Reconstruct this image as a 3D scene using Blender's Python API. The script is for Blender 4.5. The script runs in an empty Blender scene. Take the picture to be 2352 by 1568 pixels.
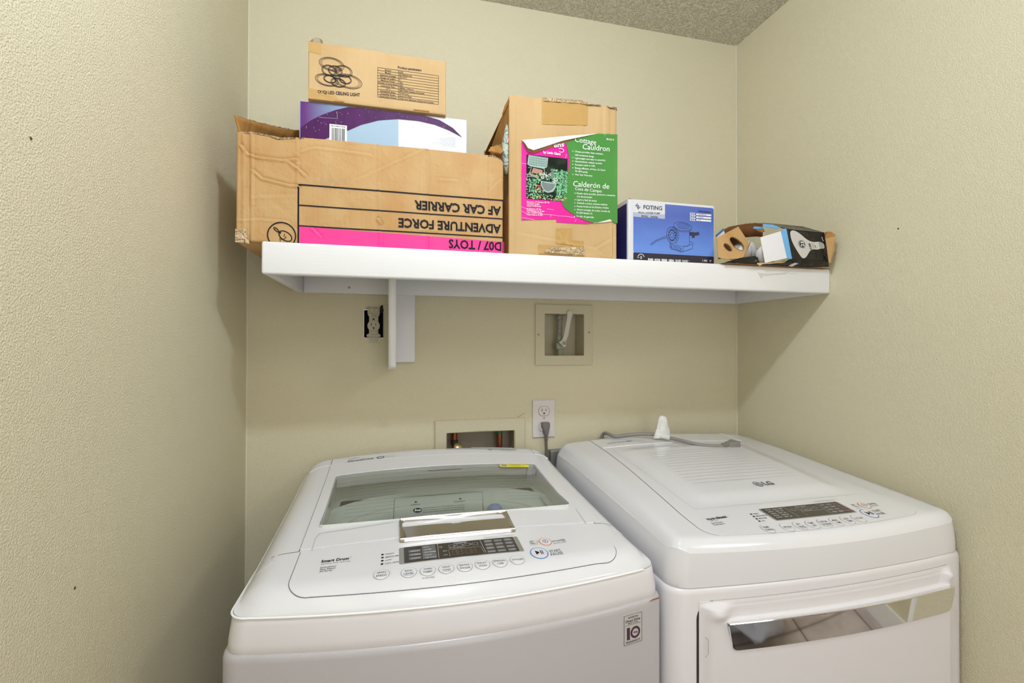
import bpy, bmesh, math, random
from mathutils import Vector, Matrix, noise
random.seed(7)
C = bpy.context.scene.collection
S = bpy.context.scene
PI = math.pi

# ---------------- camera ----------------
cam = bpy.data.cameras.new('camera'); camo = bpy.data.objects.new('camera', cam); C.objects.link(camo)
cam.sensor_width = 36.0; cam.lens = 1089.82 / 2352 * 36.0; cam.clip_start = .02
rx = Vector((0.97033, -0.24176, 0.00162)); fw = Vector((0.24175, 0.97031, 0.00777)); uy = rx.cross(fw)
camo.matrix_world = Matrix(((rx.x, uy.x, -fw.x, 0.37979), (rx.y, uy.y, -fw.y, -1.39457), (rx.z, uy.z, -fw.z, 1.40733), (0, 0, 0, 1)))
S.camera = camo
# ---------------- world and exposure ----------------
w = bpy.data.worlds.new('world'); S.world = w; w.use_nodes = True
w.node_tree.nodes['Background'].inputs[0].default_value = (.93, .95, 1, 1)
w.node_tree.nodes['Background'].inputs[1].default_value = 1.0
S.view_settings.view_transform = 'Standard'; S.view_settings.look = 'None'
S.view_settings.exposure = -0.12; S.view_settings.gamma = 1.0; S.view_settings.use_curve_mapping = False
def area(name, loc, rot, size, power, col, sy=None):
    l = bpy.data.lights.new(name, 'AREA'); l.energy = power; l.color = col; l.shape = 'RECTANGLE' if sy else 'DISK'; l.size = size
    if sy: l.size_y = sy
    o = bpy.data.objects.new(name, l); C.objects.link(o); o.location = loc; o.rotation_euler = rot
    return o
def bulb_light(name, loc, power, col, r):
    l = bpy.data.lights.new(name, 'POINT'); l.energy = power; l.color = col; l.shadow_soft_size = r
    o = bpy.data.objects.new(name, l); C.objects.link(o); o.location = loc; return o
bulb_light('ceiling_lamp_light', (.52, -1.12, 2.33), 27, (.82, .92, 1.04), .032)
area('doorway_fill_light', (.85, -2.95, 1.65), (math.radians(86), 0, 0), 1.3, 16, (1, .91, .80), 1.5)  # added soft fill through the doorway, no lamp known there
area('overhead_fill_light', (.75, -2.3, 2.40), (math.radians(28), 0, 0), 1.1, 8, (.86, .94, 1.04), .7)  # added overhead fill standing in for ceiling bounce, no fixture
area('hall_fill_light', (1.95, -1.9, 2.40), (0, math.radians(20), 0), .5, 12, (1, .93, .82))  # added fill from the hall side, the lamp is made up

# ---------------- helpers ----------------
WL = {}
class MB:
    def __init__(s): s.v = []; s.f = []
    def add(s, V, F):
        n = len(s.v); s.v += [tuple(p) for p in V]; s.f += [tuple(i + n for i in q) for q in F]; return s
    def box(s, x0, x1, y0, y1, z0, z1):
        V = [(x0,y0,z0),(x1,y0,z0),(x1,y1,z0),(x0,y1,z0),(x0,y0,z1),(x1,y0,z1),(x1,y1,z1),(x0,y1,z1)]
        return s.add(V, [(0,3,2,1),(4,5,6,7),(0,1,5,4),(1,2,6,5),(2,3,7,6),(3,0,4,7)])
    def bbox(s, x0, x1, y0, y1, z0, z1, b=.002, seg=2):
        bm = bmesh.new(); bmesh.ops.create_cube(bm, size=1)
        for v in bm.verts: v.co = Vector(((x0+x1)/2 + v.co.x*(x1-x0), (y0+y1)/2 + v.co.y*(y1-y0), (z0+z1)/2 + v.co.z*(z1-z0)))
        bmesh.ops.bevel(bm, geom=list(bm.edges), offset=b, segments=seg, profile=.5, affect='EDGES')
        return s.bm(bm)
    def bm(s, bm, M=None):
        bm.verts.index_update()
        s.add([(M @ v.co if M else v.co)[:] for v in bm.verts], [[v.index for v in f.verts] for f in bm.faces]); bm.free(); return s
    def tube(s, path, r, seg=12, cap=True):
        P = [Vector(p) for p in path]; R = r if isinstance(r, (list, tuple)) else [r]*len(P)
        V = []; F = []; up = None
        for i, p in enumerate(P):
            t = (P[min(i+1, len(P)-1)] - P[max(i-1, 0)]).normalized()
            if up is None: up = t.orthogonal().normalized()
            else: up = (up - t * up.dot(t)).normalized()
            b = t.cross(up)
            for k in range(seg):
                a = 2*PI*k/seg; V.append(p + (up*math.cos(a) + b*math.sin(a)) * R[i])
        for i in range(len(P)-1):
            for k in range(seg):
                F.append((i*seg+k, i*seg+(k+1)%seg, (i+1)*seg+(k+1)%seg, (i+1)*seg+k))
        if cap: F.append(tuple(range(seg))[::-1]); F.append(tuple((len(P)-1)*seg+k for k in range(seg)))
        return s.add(V, F)
    def lathe(s, prof, M=None, seg=32):   # prof (r, z)
        V = []; F = []
        for r, z in prof:
            for k in range(seg):
                a = 2*PI*k/seg; p = Vector((r*math.cos(a), r*math.sin(a), z)); V.append(M @ p if M else p)
        for i in range(len(prof)-1):
            for k in range(seg): F.append((i*seg+k, i*seg+(k+1)%seg, (i+1)*seg+(k+1)%seg, (i+1)*seg+k))
        if prof[0][0] > 1e-5: F.append(tuple(range(seg))[::-1])
        if prof[-1][0] > 1e-5: F.append(tuple((len(prof)-1)*seg+k for k in range(seg)))
        return s.add(V, F)
    def prism(s, poly, d):      # closed 3-D polygon extruded by vector d
        n = len(poly); P = [Vector(p) for p in poly]; d = Vector(d)
        return s.add(P + [p + d for p in P], [tuple(range(n)), tuple(range(2*n-1, n-1, -1))] + [(i, n+i, n+(i+1) % n, (i+1) % n) for i in range(n)])
    def sheet(s, poly, t=.0015):    # thick sheet about its polygon
        P = [Vector(p) for p in poly]; nrm = Vector((0,0,0))
        for i in range(len(P)): nrm += (P[i]-P[0]).cross(P[(i+1) % len(P)]-P[0])
        nrm = nrm.normalized() * t
        return s.prism([p - nrm*.5 for p in P], nrm)
    def grid(s, fn, nu, nv, flip=False):
        V = [fn(i/nu, j/nv) for j in range(nv+1) for i in range(nu+1)]
        F = [(j*(nu+1)+i, j*(nu+1)+i+1, (j+1)*(nu+1)+i+1, (j+1)*(nu+1)+i) for j in range(nv) for i in range(nu)]
        return s.add(V, [q[::-1] for q in F] if flip else F)

def link(name, mb, mat, parent=None, smooth=False, ang=40, fix=True):
    me = bpy.data.meshes.new(name)
    off = WL.get(parent.name, Vector((0,0,0))) if parent else Vector((0,0,0))
    me.from_pydata([Vector(p) - off for p in mb.v], [], mb.f); me.validate()
    if fix:
        bm = bmesh.new(); bm.from_mesh(me)
        bmesh.ops.recalc_face_normals(bm, faces=bm.faces); bm.to_mesh(me); bm.free()
    if smooth:
        me.polygons.foreach_set('use_smooth', [True]*len(me.polygons)); me.set_sharp_from_angle(angle=math.radians(ang))
    me.materials.append(mat)
    o = bpy.data.objects.new(name, me); C.objects.link(o)
    if parent: o.parent = parent
    WL[o.name] = off
    return o
def thing(name, label, cat, loc, group=None):
    o = bpy.data.objects.new(name, None); C.objects.link(o); o.location = loc; o.empty_display_size = .05
    o['label'] = label; o['category'] = cat
    if group: o['group'] = group
    WL[o.name] = Vector(loc); return o
def tag(o, label, cat, group=None):
    o['label'] = label; o['category'] = cat
    if group: o['group'] = group
    return o
def struct(name, mb, mat, label=None, parent=None, **k):
    o = link(name, mb, mat, parent, **k)
    if parent is None: o['kind'] = 'structure'; o['category'] = name.split('_')[0]; o['label'] = label
    return o

# ---------------- materials ----------------
def mk(name, col, rough=.5, metal=0, spec=.5, coat=0, trans=0, ior=1.45, emit=0, bumps=(), var=None, alpha=1):
    m = bpy.data.materials.new(name); m.use_nodes = True; nt = m.node_tree; b = nt.nodes['Principled BSDF']
    b.inputs['Base Color'].default_value = (*col, 1); b.inputs['Roughness'].default_value = rough
    b.inputs['Metallic'].default_value = metal; b.inputs['Specular IOR Level'].default_value = spec
    b.inputs['Coat Weight'].default_value = coat; b.inputs['Coat Roughness'].default_value = .08
    b.inputs['Transmission Weight'].default_value = trans; b.inputs['IOR'].default_value = ior
    if emit: b.inputs['Emission Color'].default_value = (*col, 1); b.inputs['Emission Strength'].default_value = emit
    tc = nt.nodes.new('ShaderNodeTexCoord'); last = None
    for (sc, dist, det, lo, hi) in bumps:
        n = nt.nodes.new('ShaderNodeTexNoise'); n.inputs['Scale'].default_value = sc if not isinstance(sc, tuple) else 1; n.inputs['Detail'].default_value = det
        if isinstance(sc, tuple):
            mp = nt.nodes.new('ShaderNodeMapping'); mp.inputs['Scale'].default_value = sc
            nt.links.new(tc.outputs['Object'], mp.inputs[0]); nt.links.new(mp.outputs[0], n.inputs['Vector'])
        else: nt.links.new(tc.outputs['Object'], n.inputs['Vector'])
        r = nt.nodes.new('ShaderNodeMapRange'); r.interpolation_type = 'SMOOTHSTEP'
        r.inputs['From Min'].default_value = lo; r.inputs['From Max'].default_value = hi
        nt.links.new(n.outputs['Fac'], r.inputs['Value'])
        bp = nt.nodes.new('ShaderNodeBump'); bp.inputs['Distance'].default_value = dist; bp.inputs['Strength'].default_value = 1
        nt.links.new(r.outputs[0], bp.inputs['Height'])
        if last: nt.links.new(last.outputs[0], bp.inputs['Normal'])
        last = bp
    if last: nt.links.new(last.outputs[0], b.inputs['Normal'])
    if var:      # (scale or 3 scales, other colour, low, high)
        n = nt.nodes.new('ShaderNodeTexNoise'); mp = nt.nodes.new('ShaderNodeMapping'); sc = var[0]
        mp.inputs['Scale'].default_value = sc if isinstance(sc, tuple) else (sc, sc, sc); n.inputs['Scale'].default_value = 1; n.inputs['Detail'].default_value = 4
        nt.links.new(tc.outputs['Object'], mp.inputs[0]); nt.links.new(mp.outputs[0], n.inputs['Vector'])
        r = nt.nodes.new('ShaderNodeMapRange'); r.inputs['From Min'].default_value = var[2]; r.inputs['From Max'].default_value = var[3]
        mx = nt.nodes.new('ShaderNodeMix'); mx.data_type = 'RGBA'
        mx.inputs['A'].default_value = (*col, 1); mx.inputs['B'].default_value = (*var[1], 1)
        nt.links.new(n.outputs['Fac'], r.inputs['Value']); nt.links.new(r.outputs[0], mx.inputs['Factor']); nt.links.new(mx.outputs['Result'], b.inputs['Base Color'])
    return m
def srgb(r, g, b):
    f = lambda c: (c/255/12.92) if c/255 <= .04045 else ((c/255+.055)/1.055)**2.4
    return (f(r), f(g), f(b))
WALLC = (.69, .635, .46)
m_wall = mk('wall_paint', WALLC, .55, bumps=((380, .00045, 1, .32, .70), (900, .00015, 1, .3, .7)))
m_ceil = mk('ceiling_texture', (.74, .70, .60), .8, bumps=((140, .003, 3, .45, .62), (420, .0006, 2, .3, .7)))
m_caulk = mk('corner_caulk', (.72, .69, .55), .5)
m_paintplate = mk('painted_plate', (.60, .55, .40), .45, bumps=((60, .0003, 2, .3, .7),))
m_white = mk('white_shelf_paint', (.80, .80, .82), .35, bumps=(((40, 40, 300), .00006, 2, .3, .7),))
m_app = mk('white_enamel', (.75, .75, .79), .13, coat=.35)
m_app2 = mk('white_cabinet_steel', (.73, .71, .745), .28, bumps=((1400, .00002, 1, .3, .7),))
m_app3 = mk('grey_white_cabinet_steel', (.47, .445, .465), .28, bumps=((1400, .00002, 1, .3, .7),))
m_seam = mk('seam_shadow_gap', (.06, .06, .07), .7)
m_chrome = mk('chrome', (.86, .86, .87), .045, 1)
m_brush = mk('satin_chrome', (.62, .60, .57), .16, 1)
m_glass = mk('lid_glass', (.93, .97, .94), .0, trans=1, ior=1.45)
m_ink = mk('black_ink', (.012, .010, .014), .7, spec=.25)
m_grey_ink = mk('grey_ink', (.16, .16, .18), .5)
m_ltgrey = mk('light_grey_ink', (.42, .42, .45), .4)
m_white_ink = mk('white_ink', (.85, .85, .85), .5)
m_display = mk('display_black', (.035, .028, .026), .08, coat=.5)
m_bezel = mk('display_bezel', (.42, .43, .42), .3, .5)
m_orange = mk('orange_ring', (.80, .22, .07), .3)
m_blue = mk('blue_ring', (.08, .22, .60), .3)
m_yel = mk('yellow_sticker', (.90, .80, .03), .4)
m_card = mk('cardboard', srgb(192, 157, 108), .75, bumps=(((200, 200, 3), .00013, 2, .35, .65), (35, .0009, 3, .4, .65)), var=((18, 18, 9), srgb(184, 140, 88), .35, .75))
m_card2 = mk('cardboard_pale', srgb(198, 166, 120), .75, bumps=(((160, 160, 3), .0001, 2, .35, .65), (22, .0006, 3, .4, .65)), var=((12, 12, 6), srgb(186, 152, 104), .4, .8))
m_carddk = mk('cardboard_inner', srgb(176, 128, 66), .8, bumps=(((260, 3, 3), .0004, 1, .35, .65),), var=((60, 60, 20), srgb(150, 102, 46), .35, .75))
m_cardedge = mk('torn_cardboard', srgb(205, 178, 140), .9, var=(420, srgb(95, 66, 42), .45, .6), bumps=((500, .002, 2, .3, .7),))
m_tape = mk('brown_tape', srgb(186, 148, 88), .28, coat=.3, bumps=((45, .0004, 2, .4, .65), (14, .0008, 2, .4, .6)))
m_clear = mk('clear_tape', (.60, .44, .26), .08, coat=1, bumps=((110, .004, 3, .4, .6),))
m_black = mk('black_plastic', (.012, .011, .012), .4)
m_grey_cord = mk('grey_cord', (.16, .145, .14), .4)
m_metalgrey = mk('galvanised_metal', (.30, .30, .31), .4, .6)

# ---- measured surfaces of the two machines (metres; back wall y=0, left wall x=0) ----
def lerp_tab(tab, t):
    if t <= tab[0][0]: return tab[0][1]
    for (a, va), (b, vb) in zip(tab, tab[1:]):
        if t <= b: return va + (vb - va) * (t - a) / (b - a)
    return tab[-1][1]
WX, WH = 0.490, 0.343          # washer centre and half width
DX, DH = 1.179, 0.340          # dryer centre and half width
YB = -0.035                    # rear of both machines
def bow(x, cx, hw, yc, k):
    s = (x - cx) / hw
    return yc + k * s * s
def w_front(x): return bow(x, WX, WH, -0.702, 0.040)
def d_front(x): return bow(x, DX, DH, -0.694, 0.022)
WZ = [(-.72, 1.045), (-.645, 1.055), (-.545, 1.063), (-.458, 1.072), (-.33, 1.086), (-.21, 1.100), (-.157, 1.108), (-.10, 1.118), (-.035, 1.125)]
DZ = [(-.70, 1.058), (-.60, 1.072), (-.50, 1.086), (-.35, 1.105), (-.20, 1.121), (-.10, 1.128), (-.035, 1.132)]
def smooth_tab(tab, y, h=.03):
    return (lerp_tab(tab, y - h) + 2 * lerp_tab(tab, y - h * .4) + 2 * lerp_tab(tab, y + h * .4) + lerp_tab(tab, y + h)) / 6
def top_z(x, y, cx, hw, fy, tab, inset, yin, c0, c1, e0, e1, r):
    s = (x - cx) / hw
    t = min(1, max(0, (y + .68) / .62))
    z = smooth_tab(tab, y) - (c0 + (c1 - c0) * t) * s * s
    dx = hw - inset - abs(x - cx)
    dy = min(y - fy(x) - yin, YB - y + .004)
    qx = max(0, 1 - dx / r); qy = max(0, 1 - dy / r)
    q = min(1.0, (qx * qx + qy * qy) ** .5)
    return z - (e0 + (e1 - e0) * t) * q ** 2.6
def w_top(x, y): return top_z(x, y, WX, WH, w_front, WZ, .012, .012, .007, .022, .020, .036, .050)
def d_top(x, y): return top_z(x, y, DX, DH, d_front, DZ, .011, .004, -.005, .018, .020, .032, .024 + .017 * min(1, max(0, (y + .62) / .2)))


# ---------------- room ----------------
W_, H_, YR = 1.523, 2.44, -2.75
def wall_holes(mb, x0, x1, z0, z1, holes, y=0.0):
    xs = sorted({x0, x1, *[h[0] for h in holes], *[h[1] for h in holes]}); zs = sorted({z0, z1, *[h[2] for h in holes], *[h[3] for h in holes]})
    for a, b in zip(xs, xs[1:]):
        for c, d in zip(zs, zs[1:]):
            mx, mz = (a+b)/2, (c+d)/2
            if any(h[0] < mx < h[1] and h[2] < mz < h[3] for h in holes): continue
            mb.add([(a, y, c), (b, y, c), (b, y, d), (a, y, d)], [(0, 1, 2, 3)])
GB = (.826, .962, 1.372, 1.508)     # gas box recess
LB = (.526, .738, 1.03, 1.152)      # laundry box recess
OB = (.2975, .3515, 1.4275, 1.5065)      # old outlet hole
mb = MB(); wall_holes(mb, 0, W_, 0, H_, [GB, LB, OB])
struct('wall_back', mb, m_wall, 'khaki textured back wall behind the shelf and the two machines')
struct('wall_left', MB().add([(0,0,0),(0,YR,0),(0,YR,H_),(0,0,H_)], [(0,1,2,3)]), m_wall, 'khaki textured wall on the left, beside the washer')
YE, XH = -.79, 2.55
struct('wall_right', MB().add([(W_,0,0),(W_,YE,0),(W_,YE,H_),(W_,0,H_),(W_+.11,YE,0),(W_+.11,YE,H_)], [(0,1,2,3),(1,4,5,2)]), m_wall, 'khaki textured wall on the right, beside the dryer')
struct('wall_hall', MB().add([(W_+.11,YE,0),(XH,YE,0),(XH,YE,H_),(W_+.11,YE,H_),(XH,YR,0),(XH,YR,H_)], [(0,1,2,3),(1,4,5,2)]), m_wall, 'khaki wall of the hall beside the camera')
mb = MB(); wall_holes(mb, 0, XH, 0, H_, [(.42, 1.22, 0, 2.05)], YR)
struct('wall_rear', mb, m_wall, 'khaki wall behind the camera, around the doorway')
struct('ceiling', MB().add([(0,0,H_),(W_,0,H_),(W_,YE,H_),(XH,YE,H_),(XH,YR,H_),(0,YR,H_)], [(0,1,2,3,4,5)]), m_ceil, 'textured off-white ceiling in the top right of the photo')
m_floor = mk('marble_floor', (.58, .52, .52), .3, var=(7, (.42, .36, .36), .35, .65)); m_grout = mk('dark_grout', (.10, .07, .06), .8)
mb = MB(); mb.box(0, W_, YE, 0, -.05, 0); mb.box(0, XH, YR, YE, -.05, 0)
fl_ = struct('floor', mb, m_floor, 'grey-pink marble-look tiled floor, seen only mirrored in the chrome handle')
mb = MB()
for k in range(7):
    x = .2+.45*k
    mb.box(x, x+.008, YR, YE if x > W_ else 0, -.001, .0012)
for k in range(6): y = -.3-.45*k; mb.box(0, XH if y < YE else W_, y, y+.008, -.001, .0012)
link('tile_joint', mb, m_grout, fl_)['kind'] = 'stuff'
mb = MB(); mb.bbox(XH-.014, XH, YR, YE-.0, 0, .11, .003); mb.bbox(1.29, XH, YR, YR+.014, 0, .11, .003)
struct('baseboard_hall', mb, mk('baseboard_paint', (.8, .8, .78), .4), 'white baseboard along the hall wall behind the camera')
for i, (x, sx) in enumerate(((0, 1), (W_, -1))):
    path = [(x + sx*.0012, -.0012, z) for z in [k*.061 for k in range(41)]]
    path = [(p[0] + random.uniform(-.0004, .0004), p[1], p[2]) for p in path]
    struct('trim_%d' % (i+1), MB().tube(path, .0022, 6), m_caulk, 'pale caulk line in the back %s corner of the room' % ('left', 'right')[i], smooth=True)
m_frame = mk('door_trim_paint', (.8, .8, .78), .4)
mb = MB(); mb.bbox(.35, .42, YR, YR+.02, 0, 2.12, .004); mb.bbox(1.22, 1.29, YR, YR+.02, 0, 2.12, .004); mb.bbox(.42, 1.22, YR, YR+.02, 2.05, 2.12, .004)
mb.bbox(W_+.002, W_+.11, YE-.014, YE+.0, 0, 2.12, .003)
struct('trim_3', mb, m_frame, 'white casing around the doorway behind the camera')
# small nail holes and specks on the side walls
mh = mk('nail_hole', (.10, .07, .05), .9)
for i, p in enumerate(((0, -0.7753, 1.6289), (0, -0.6957, 1.1077), (1.523, -0.5385, 1.681), (0, 2.9675, 1.9088))):
    if i == 3: continue
    mb = MB(); sx = 1 if i < 2 else -1
    mb.lathe([(.0001, .0004), (.0016, .0004), (.0022, 0)], Matrix.Translation(p) @ Matrix.Rotation(sx*PI/2, 4, 'Y'), 8)
    link('nail_hole', mb, mh, bpy.data.objects['wall_left' if i < 2 else 'wall_right'])

# ---------------- ceiling lamp (out of frame, lights the room) ----------------
t = thing('ceiling_lamp', 'round white flush ceiling lamp above the camera', 'lamp', (.52, -1.12, H_))
link('base', MB().lathe([(.10, 2.44), (.10, 2.415), (.085, 2.41)], Matrix.Translation((.52, -1.12, 0))), m_frame, t, True)
m_lamp = mk('lamp_globe', (.93, .97, 1), .4, emit=3)
link('lamp_shade', MB().lathe([(.082, 2.412), (.078, 2.40), (.05, 2.392), (.001, 2.39)], Matrix.Translation((.52, -1.12, 0))), m_lamp, t, True)

# ---------------- shelf ----------------
SX, SF, ZT, ZB = .1235, -.361, 1.614, 1.548
t = thing('wall_shelf', 'long white painted wall shelf with deep front board and one bracket', 'shelf', (.82, 0, ZB))
link('shelf_board', MB().box(SX+.001, W_, SF+.018, 0, ZT-.019, ZT-.0005), m_white, t)
link('front_board', MB().bbox(SX, W_, SF, SF+.019, ZB, ZT, .005, 4), m_white, t, True)
link('end_board', MB().bbox(SX+.002, SX+.020, SF+.019, 0, ZB+.001, ZT-.0195, .002), m_white, t, True)
mb = MB(); mb.bbox(SX+.020, W_-.019, -.019, 0, ZB+.001, ZT-.0195, .0015)
bc = link('back_cleat', mb, m_white, t, True)
mb = MB(); mb.lathe([(.0001, 0), (.003, 0), (.0035, -.001)], Matrix.Translation((0.2601, -0.0195, 1.5654)) @ Matrix.Rotation(PI/2, 4, 'X'), 12)
link('screw', mb, m_metalgrey, bc)
link('side_cleat', MB().bbox(W_-.019, W_, SF+.019, -.0, ZB+.001, ZT-.0195, .0015), m_white, t, True)
# bracket: wall plate and edge-on board with a rounded nose
link('bracket_plate', MB().bbox(.372, .4385, -.019, 0, 1.3585, ZB+.002, .0025), m_white, t, True)
prof = [(0, 1.345), (-.16, 1.345), (-.172, 1.350), (-.178, 1.358), (-.215, ZB-.02), (-.225, ZT-.0195), (0, ZT-.0195)]
bm = bmesh.new(); vs = [bm.verts.new((.3665, y, z)) for y, z in prof]; f = bm.faces.new(vs)
r = bmesh.ops.extrude_face_region(bm, geom=[f]); bmesh.ops.translate(bm, verts=[v for v in r['geom'] if isinstance(v, bmesh.types.BMVert)], vec=(.0195, 0, 0))
bmesh.ops.bevel(bm, geom=[e for e in bm.edges if all(v.co.y < -.1 for v in e.verts) and abs(e.verts[0].co.x-e.verts[1].co.x) < .001], offset=.008, segments=4, profile=.5, affect='EDGES')
link('bracket_board', MB().bm(bm), m_white, t, True)

# ---------------- printing helpers ----------------
_tc = {}
def text_mesh(s, bold=0.0, sp=1.0):
    k = (s, bold, sp)
    if k in _tc: return _tc[k]
    cu = bpy.data.curves.new('t', 'FONT'); cu.body = s; cu.resolution_u = 2; cu.offset = bold; cu.space_character = sp; cu.fill_mode = 'FRONT'
    o = bpy.data.objects.new('t', cu); me = o.to_mesh()
    V = [tuple(v.co) for v in me.vertices]; F = [tuple(p.vertices) for p in me.polygons]
    o.to_mesh_clear(); bpy.data.objects.remove(o); bpy.data.curves.remove(cu)
    _tc[k] = (V, F); return _tc[k]
CAP = max(v[1] for v in text_mesh('H')[0])
HS = 1.0
def T(mb, F, s, p0, p1, h, bold=0.0, off=.0005, shear=0.0, sp=1.0, step=0):
    h = h*HS
    V, Fc = text_mesh(s, bold, sp)
    if step:      # cut large letters finely so that they follow a creased surface
        bm = bmesh.new(); vs = [bm.verts.new(v) for v in V]
        for f in Fc:
            try: bm.faces.new([vs[i] for i in f])
            except ValueError: pass
        st = step/h*CAP
        for ax in (0, 1):
            k = min(v[ax] for v in V)+st; hi_ = max(v[ax] for v in V)
            while k < hi_:
                bmesh.ops.bisect_plane(bm, geom=list(bm.verts)+list(bm.edges)+list(bm.faces), plane_co=(k if ax == 0 else 0, k if ax == 1 else 0, 0), plane_no=(1-ax, ax, 0)); k += st
        bm.verts.index_update(); V = [tuple(v.co) for v in bm.verts]; Fc = [tuple(v.index for v in f.verts) for f in bm.faces]; bm.free()
    if not V: return
    x0 = min(v[0] for v in V); x1 = max(v[0] for v in V); w = max(1e-6, x1-x0)
    dx, dy = p1[0]-p0[0], p1[1]-p0[1]; L = math.hypot(dx, dy); ux, uy_ = dx/L, dy/L
    out = []
    for x, y, _ in V:
        a = (x-x0)/w*L; b = y/CAP*h; a += b*shear
        out.append(F(p0[0]+ux*a-uy_*b, p0[1]+uy_*a+ux*b, off))
    mb.add(out, Fc)
def TC(mb, F, s, c, wd, h, ang=(1, 0), **k):   # centred text
    a = Vector(ang).normalized(); d = Vector((-a.y, a.x))
    p0 = Vector(c[:2]) - a*wd/2 - d*h/2; p1 = p0 + a*wd
    T(mb, F, s, p0, p1, h, **k)
def quad(mb, F, a, b, c, d, off=.0004, nu=1, nv=1):   # a,b,c,d around
    def fn(u, v):
        x = (a[0]*(1-u)+b[0]*u)*(1-v) + (d[0]*(1-u)+c[0]*u)*v; y = (a[1]*(1-u)+b[1]*u)*(1-v) + (d[1]*(1-u)+c[1]*u)*v
        return F(x, y, off)
    mb.grid(fn, nu, nv)
def line(mb, F, p, q, wd, off=.0005, n=1):
    dx, dy = q[0]-p[0], q[1]-p[1]; L = math.hypot(dx, dy); nx, ny = -dy/L*wd/2, dx/L*wd/2
    quad(mb, F, (p[0]-nx, p[1]-ny), (q[0]-nx, q[1]-ny), (q[0]+nx, q[1]+ny), (p[0]+nx, p[1]+ny), off, n, 1)
def pline(mb, F, pts, wd, off=.0005, closed=False):
    P = [Vector(p[:2]) for p in pts]; n = len(P); V = []
    for i in range(n):
        a = P[(i-1) % n] if (closed or i > 0) else P[i]; b = P[(i+1) % n] if (closed or i < n-1) else P[i]
        t_ = (b-a).normalized(); nn = Vector((-t_.y, t_.x))*wd/2
        V += [F(*(P[i]-nn), off), F(*(P[i]+nn), off)]
    m = n if closed else n-1
    mb.add(V, [(2*i, 2*((i+1) % n), 2*((i+1) % n)+1, 2*i+1) for i in range(m)])
def ell(c, a, b, n=40, rot=0, a0=0, a1=2*PI):
    full = abs(a1-a0-2*PI) < 1e-6; k = n if full else n+1
    return [(c[0]+a*math.cos(t_)*math.cos(rot)-b*math.sin(t_)*math.sin(rot), c[1]+a*math.cos(t_)*math.sin(rot)+b*math.sin(t_)*math.cos(rot)) for t_ in [a0+(a1-a0)*i/n for i in range(k)]]
def ring(mb, F, c, a, b, wd, off=.0005, rot=0, n=40): pline(mb, F, ell(c, a, b, n, rot), wd, off, True)
def fan(mb, F, pts, off=.0005):
    c = (sum(p[0] for p in pts)/len(pts), sum(p[1] for p in pts)/len(pts)); n = len(pts)
    mb.add([F(*c, off)] + [F(p[0], p[1], off) for p in pts], [(0, 1+i, 1+(i+1) % n) for i in range(n)])
def rrect(x0, x1, y0, y1, r, n=6):
    P = []
    for cx, cy, a in ((x1-r, y1-r, 0), (x0+r, y1-r, 1), (x0+r, y0+r, 2), (x1-r, y0+r, 3)):
        P += [(cx+r*math.cos((a+k/n)*PI/2), cy+r*math.sin((a+k/n)*PI/2)) for k in range(n+1)]
    return P
def resample(P, n):
    P = [Vector(p[:2]) for p in P]; L = [0]
    for i in range(len(P)): L.append(L[-1] + (P[(i+1) % len(P)]-P[i]).length)
    out = []; j = 0
    for k in range(n):
        s = L[-1]*k/n
        while L[j+1] < s: j += 1
        f_ = (s-L[j])/max(1e-9, L[j+1]-L[j]); out.append(P[j].lerp(P[(j+1) % len(P)], f_))
    return out
def ray_ring(P, c, angs):     # where rays from c meet the closed outline P
    out = []
    for a in angs:
        d = Vector((math.cos(a), math.sin(a))); best = None
        for i in range(len(P)):
            p = Vector(P[i][:2]); q = Vector(P[(i+1) % len(P)][:2]); e = q-p; den = d.x*e.y-d.y*e.x
            if abs(den) < 1e-12: continue
            r_ = p-Vector(c); t_ = (r_.x*e.y-r_.y*e.x)/den; u = (r_.x*d.y-r_.y*d.x)/den
            if t_ > 0 and -1e-9 <= u <= 1+1e-9 and (best is None or t_ > best): best = t_
        out.append(Vector(c)+d*best)
    return out
def slab(F, outer, inner=None, thick=.003, off=.0, rings=6, bev=.0008, n=160):
    """plate that follows surface F; outer / inner are outlines in surface coordinates"""
    c = (sum(p[0] for p in outer)/len(outer), sum(p[1] for p in outer)/len(outer)) if inner is None else (sum(p[0] for p in inner)/len(inner), sum(p[1] for p in inner)/len(inner))
    angs = [2*PI*k/n for k in range(n)]
    ext = []
    for P in ([outer] + ([inner] if inner else [])):
        for p in P: ext.append(math.atan2(p[1]-c[1], p[0]-c[0]) % (2*PI))
    angs = sorted(set(round(a, 5) for a in angs+ext)); n = len(angs)
    O = ray_ring(outer, c, angs); I = ray_ring(inner, c, angs) if inner else [Vector(c)]*n
    mb = MB(); V = []; F_ = []
    lv = []
    lv.append([F(*p, off-thick) for p in O]); lv.append([F(*p, off-bev) for p in O])
    def mixr(t_): return [o.lerp(i, t_) for o, i in zip(O, I)]
    lv.append([F(*(o + (i-o).normalized()*min(bev, (i-o).length*.4)), off) for o, i in zip(O, I)])
    for k in range(1, rings):
        lv.append([F(*p, off) for p in mixr(k/rings)])
    if inner:
        lv.append([F(*(i + (o-i).normalized()*min(bev, (i-o).length*.4)), off) for o, i in zip(O, I)])
        lv.append([F(*p, off-bev) for p in I]); lv.append([F(*p, off-thick) for p in I])
    for l in lv: V += l
    m = len(lv)
    for k in range(m-1):
        for i in range(n): F_.append((k*n+i, k*n+(i+1) % n, (k+1)*n+(i+1) % n, (k+1)*n+i))
    if not inner:
        V.append(F(*c, off)); F_ += [((m-1)*n+i, (m-1)*n+(i+1) % n, m*n) for i in range(n)]
    mb.add(V, F_); return mb

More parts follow.
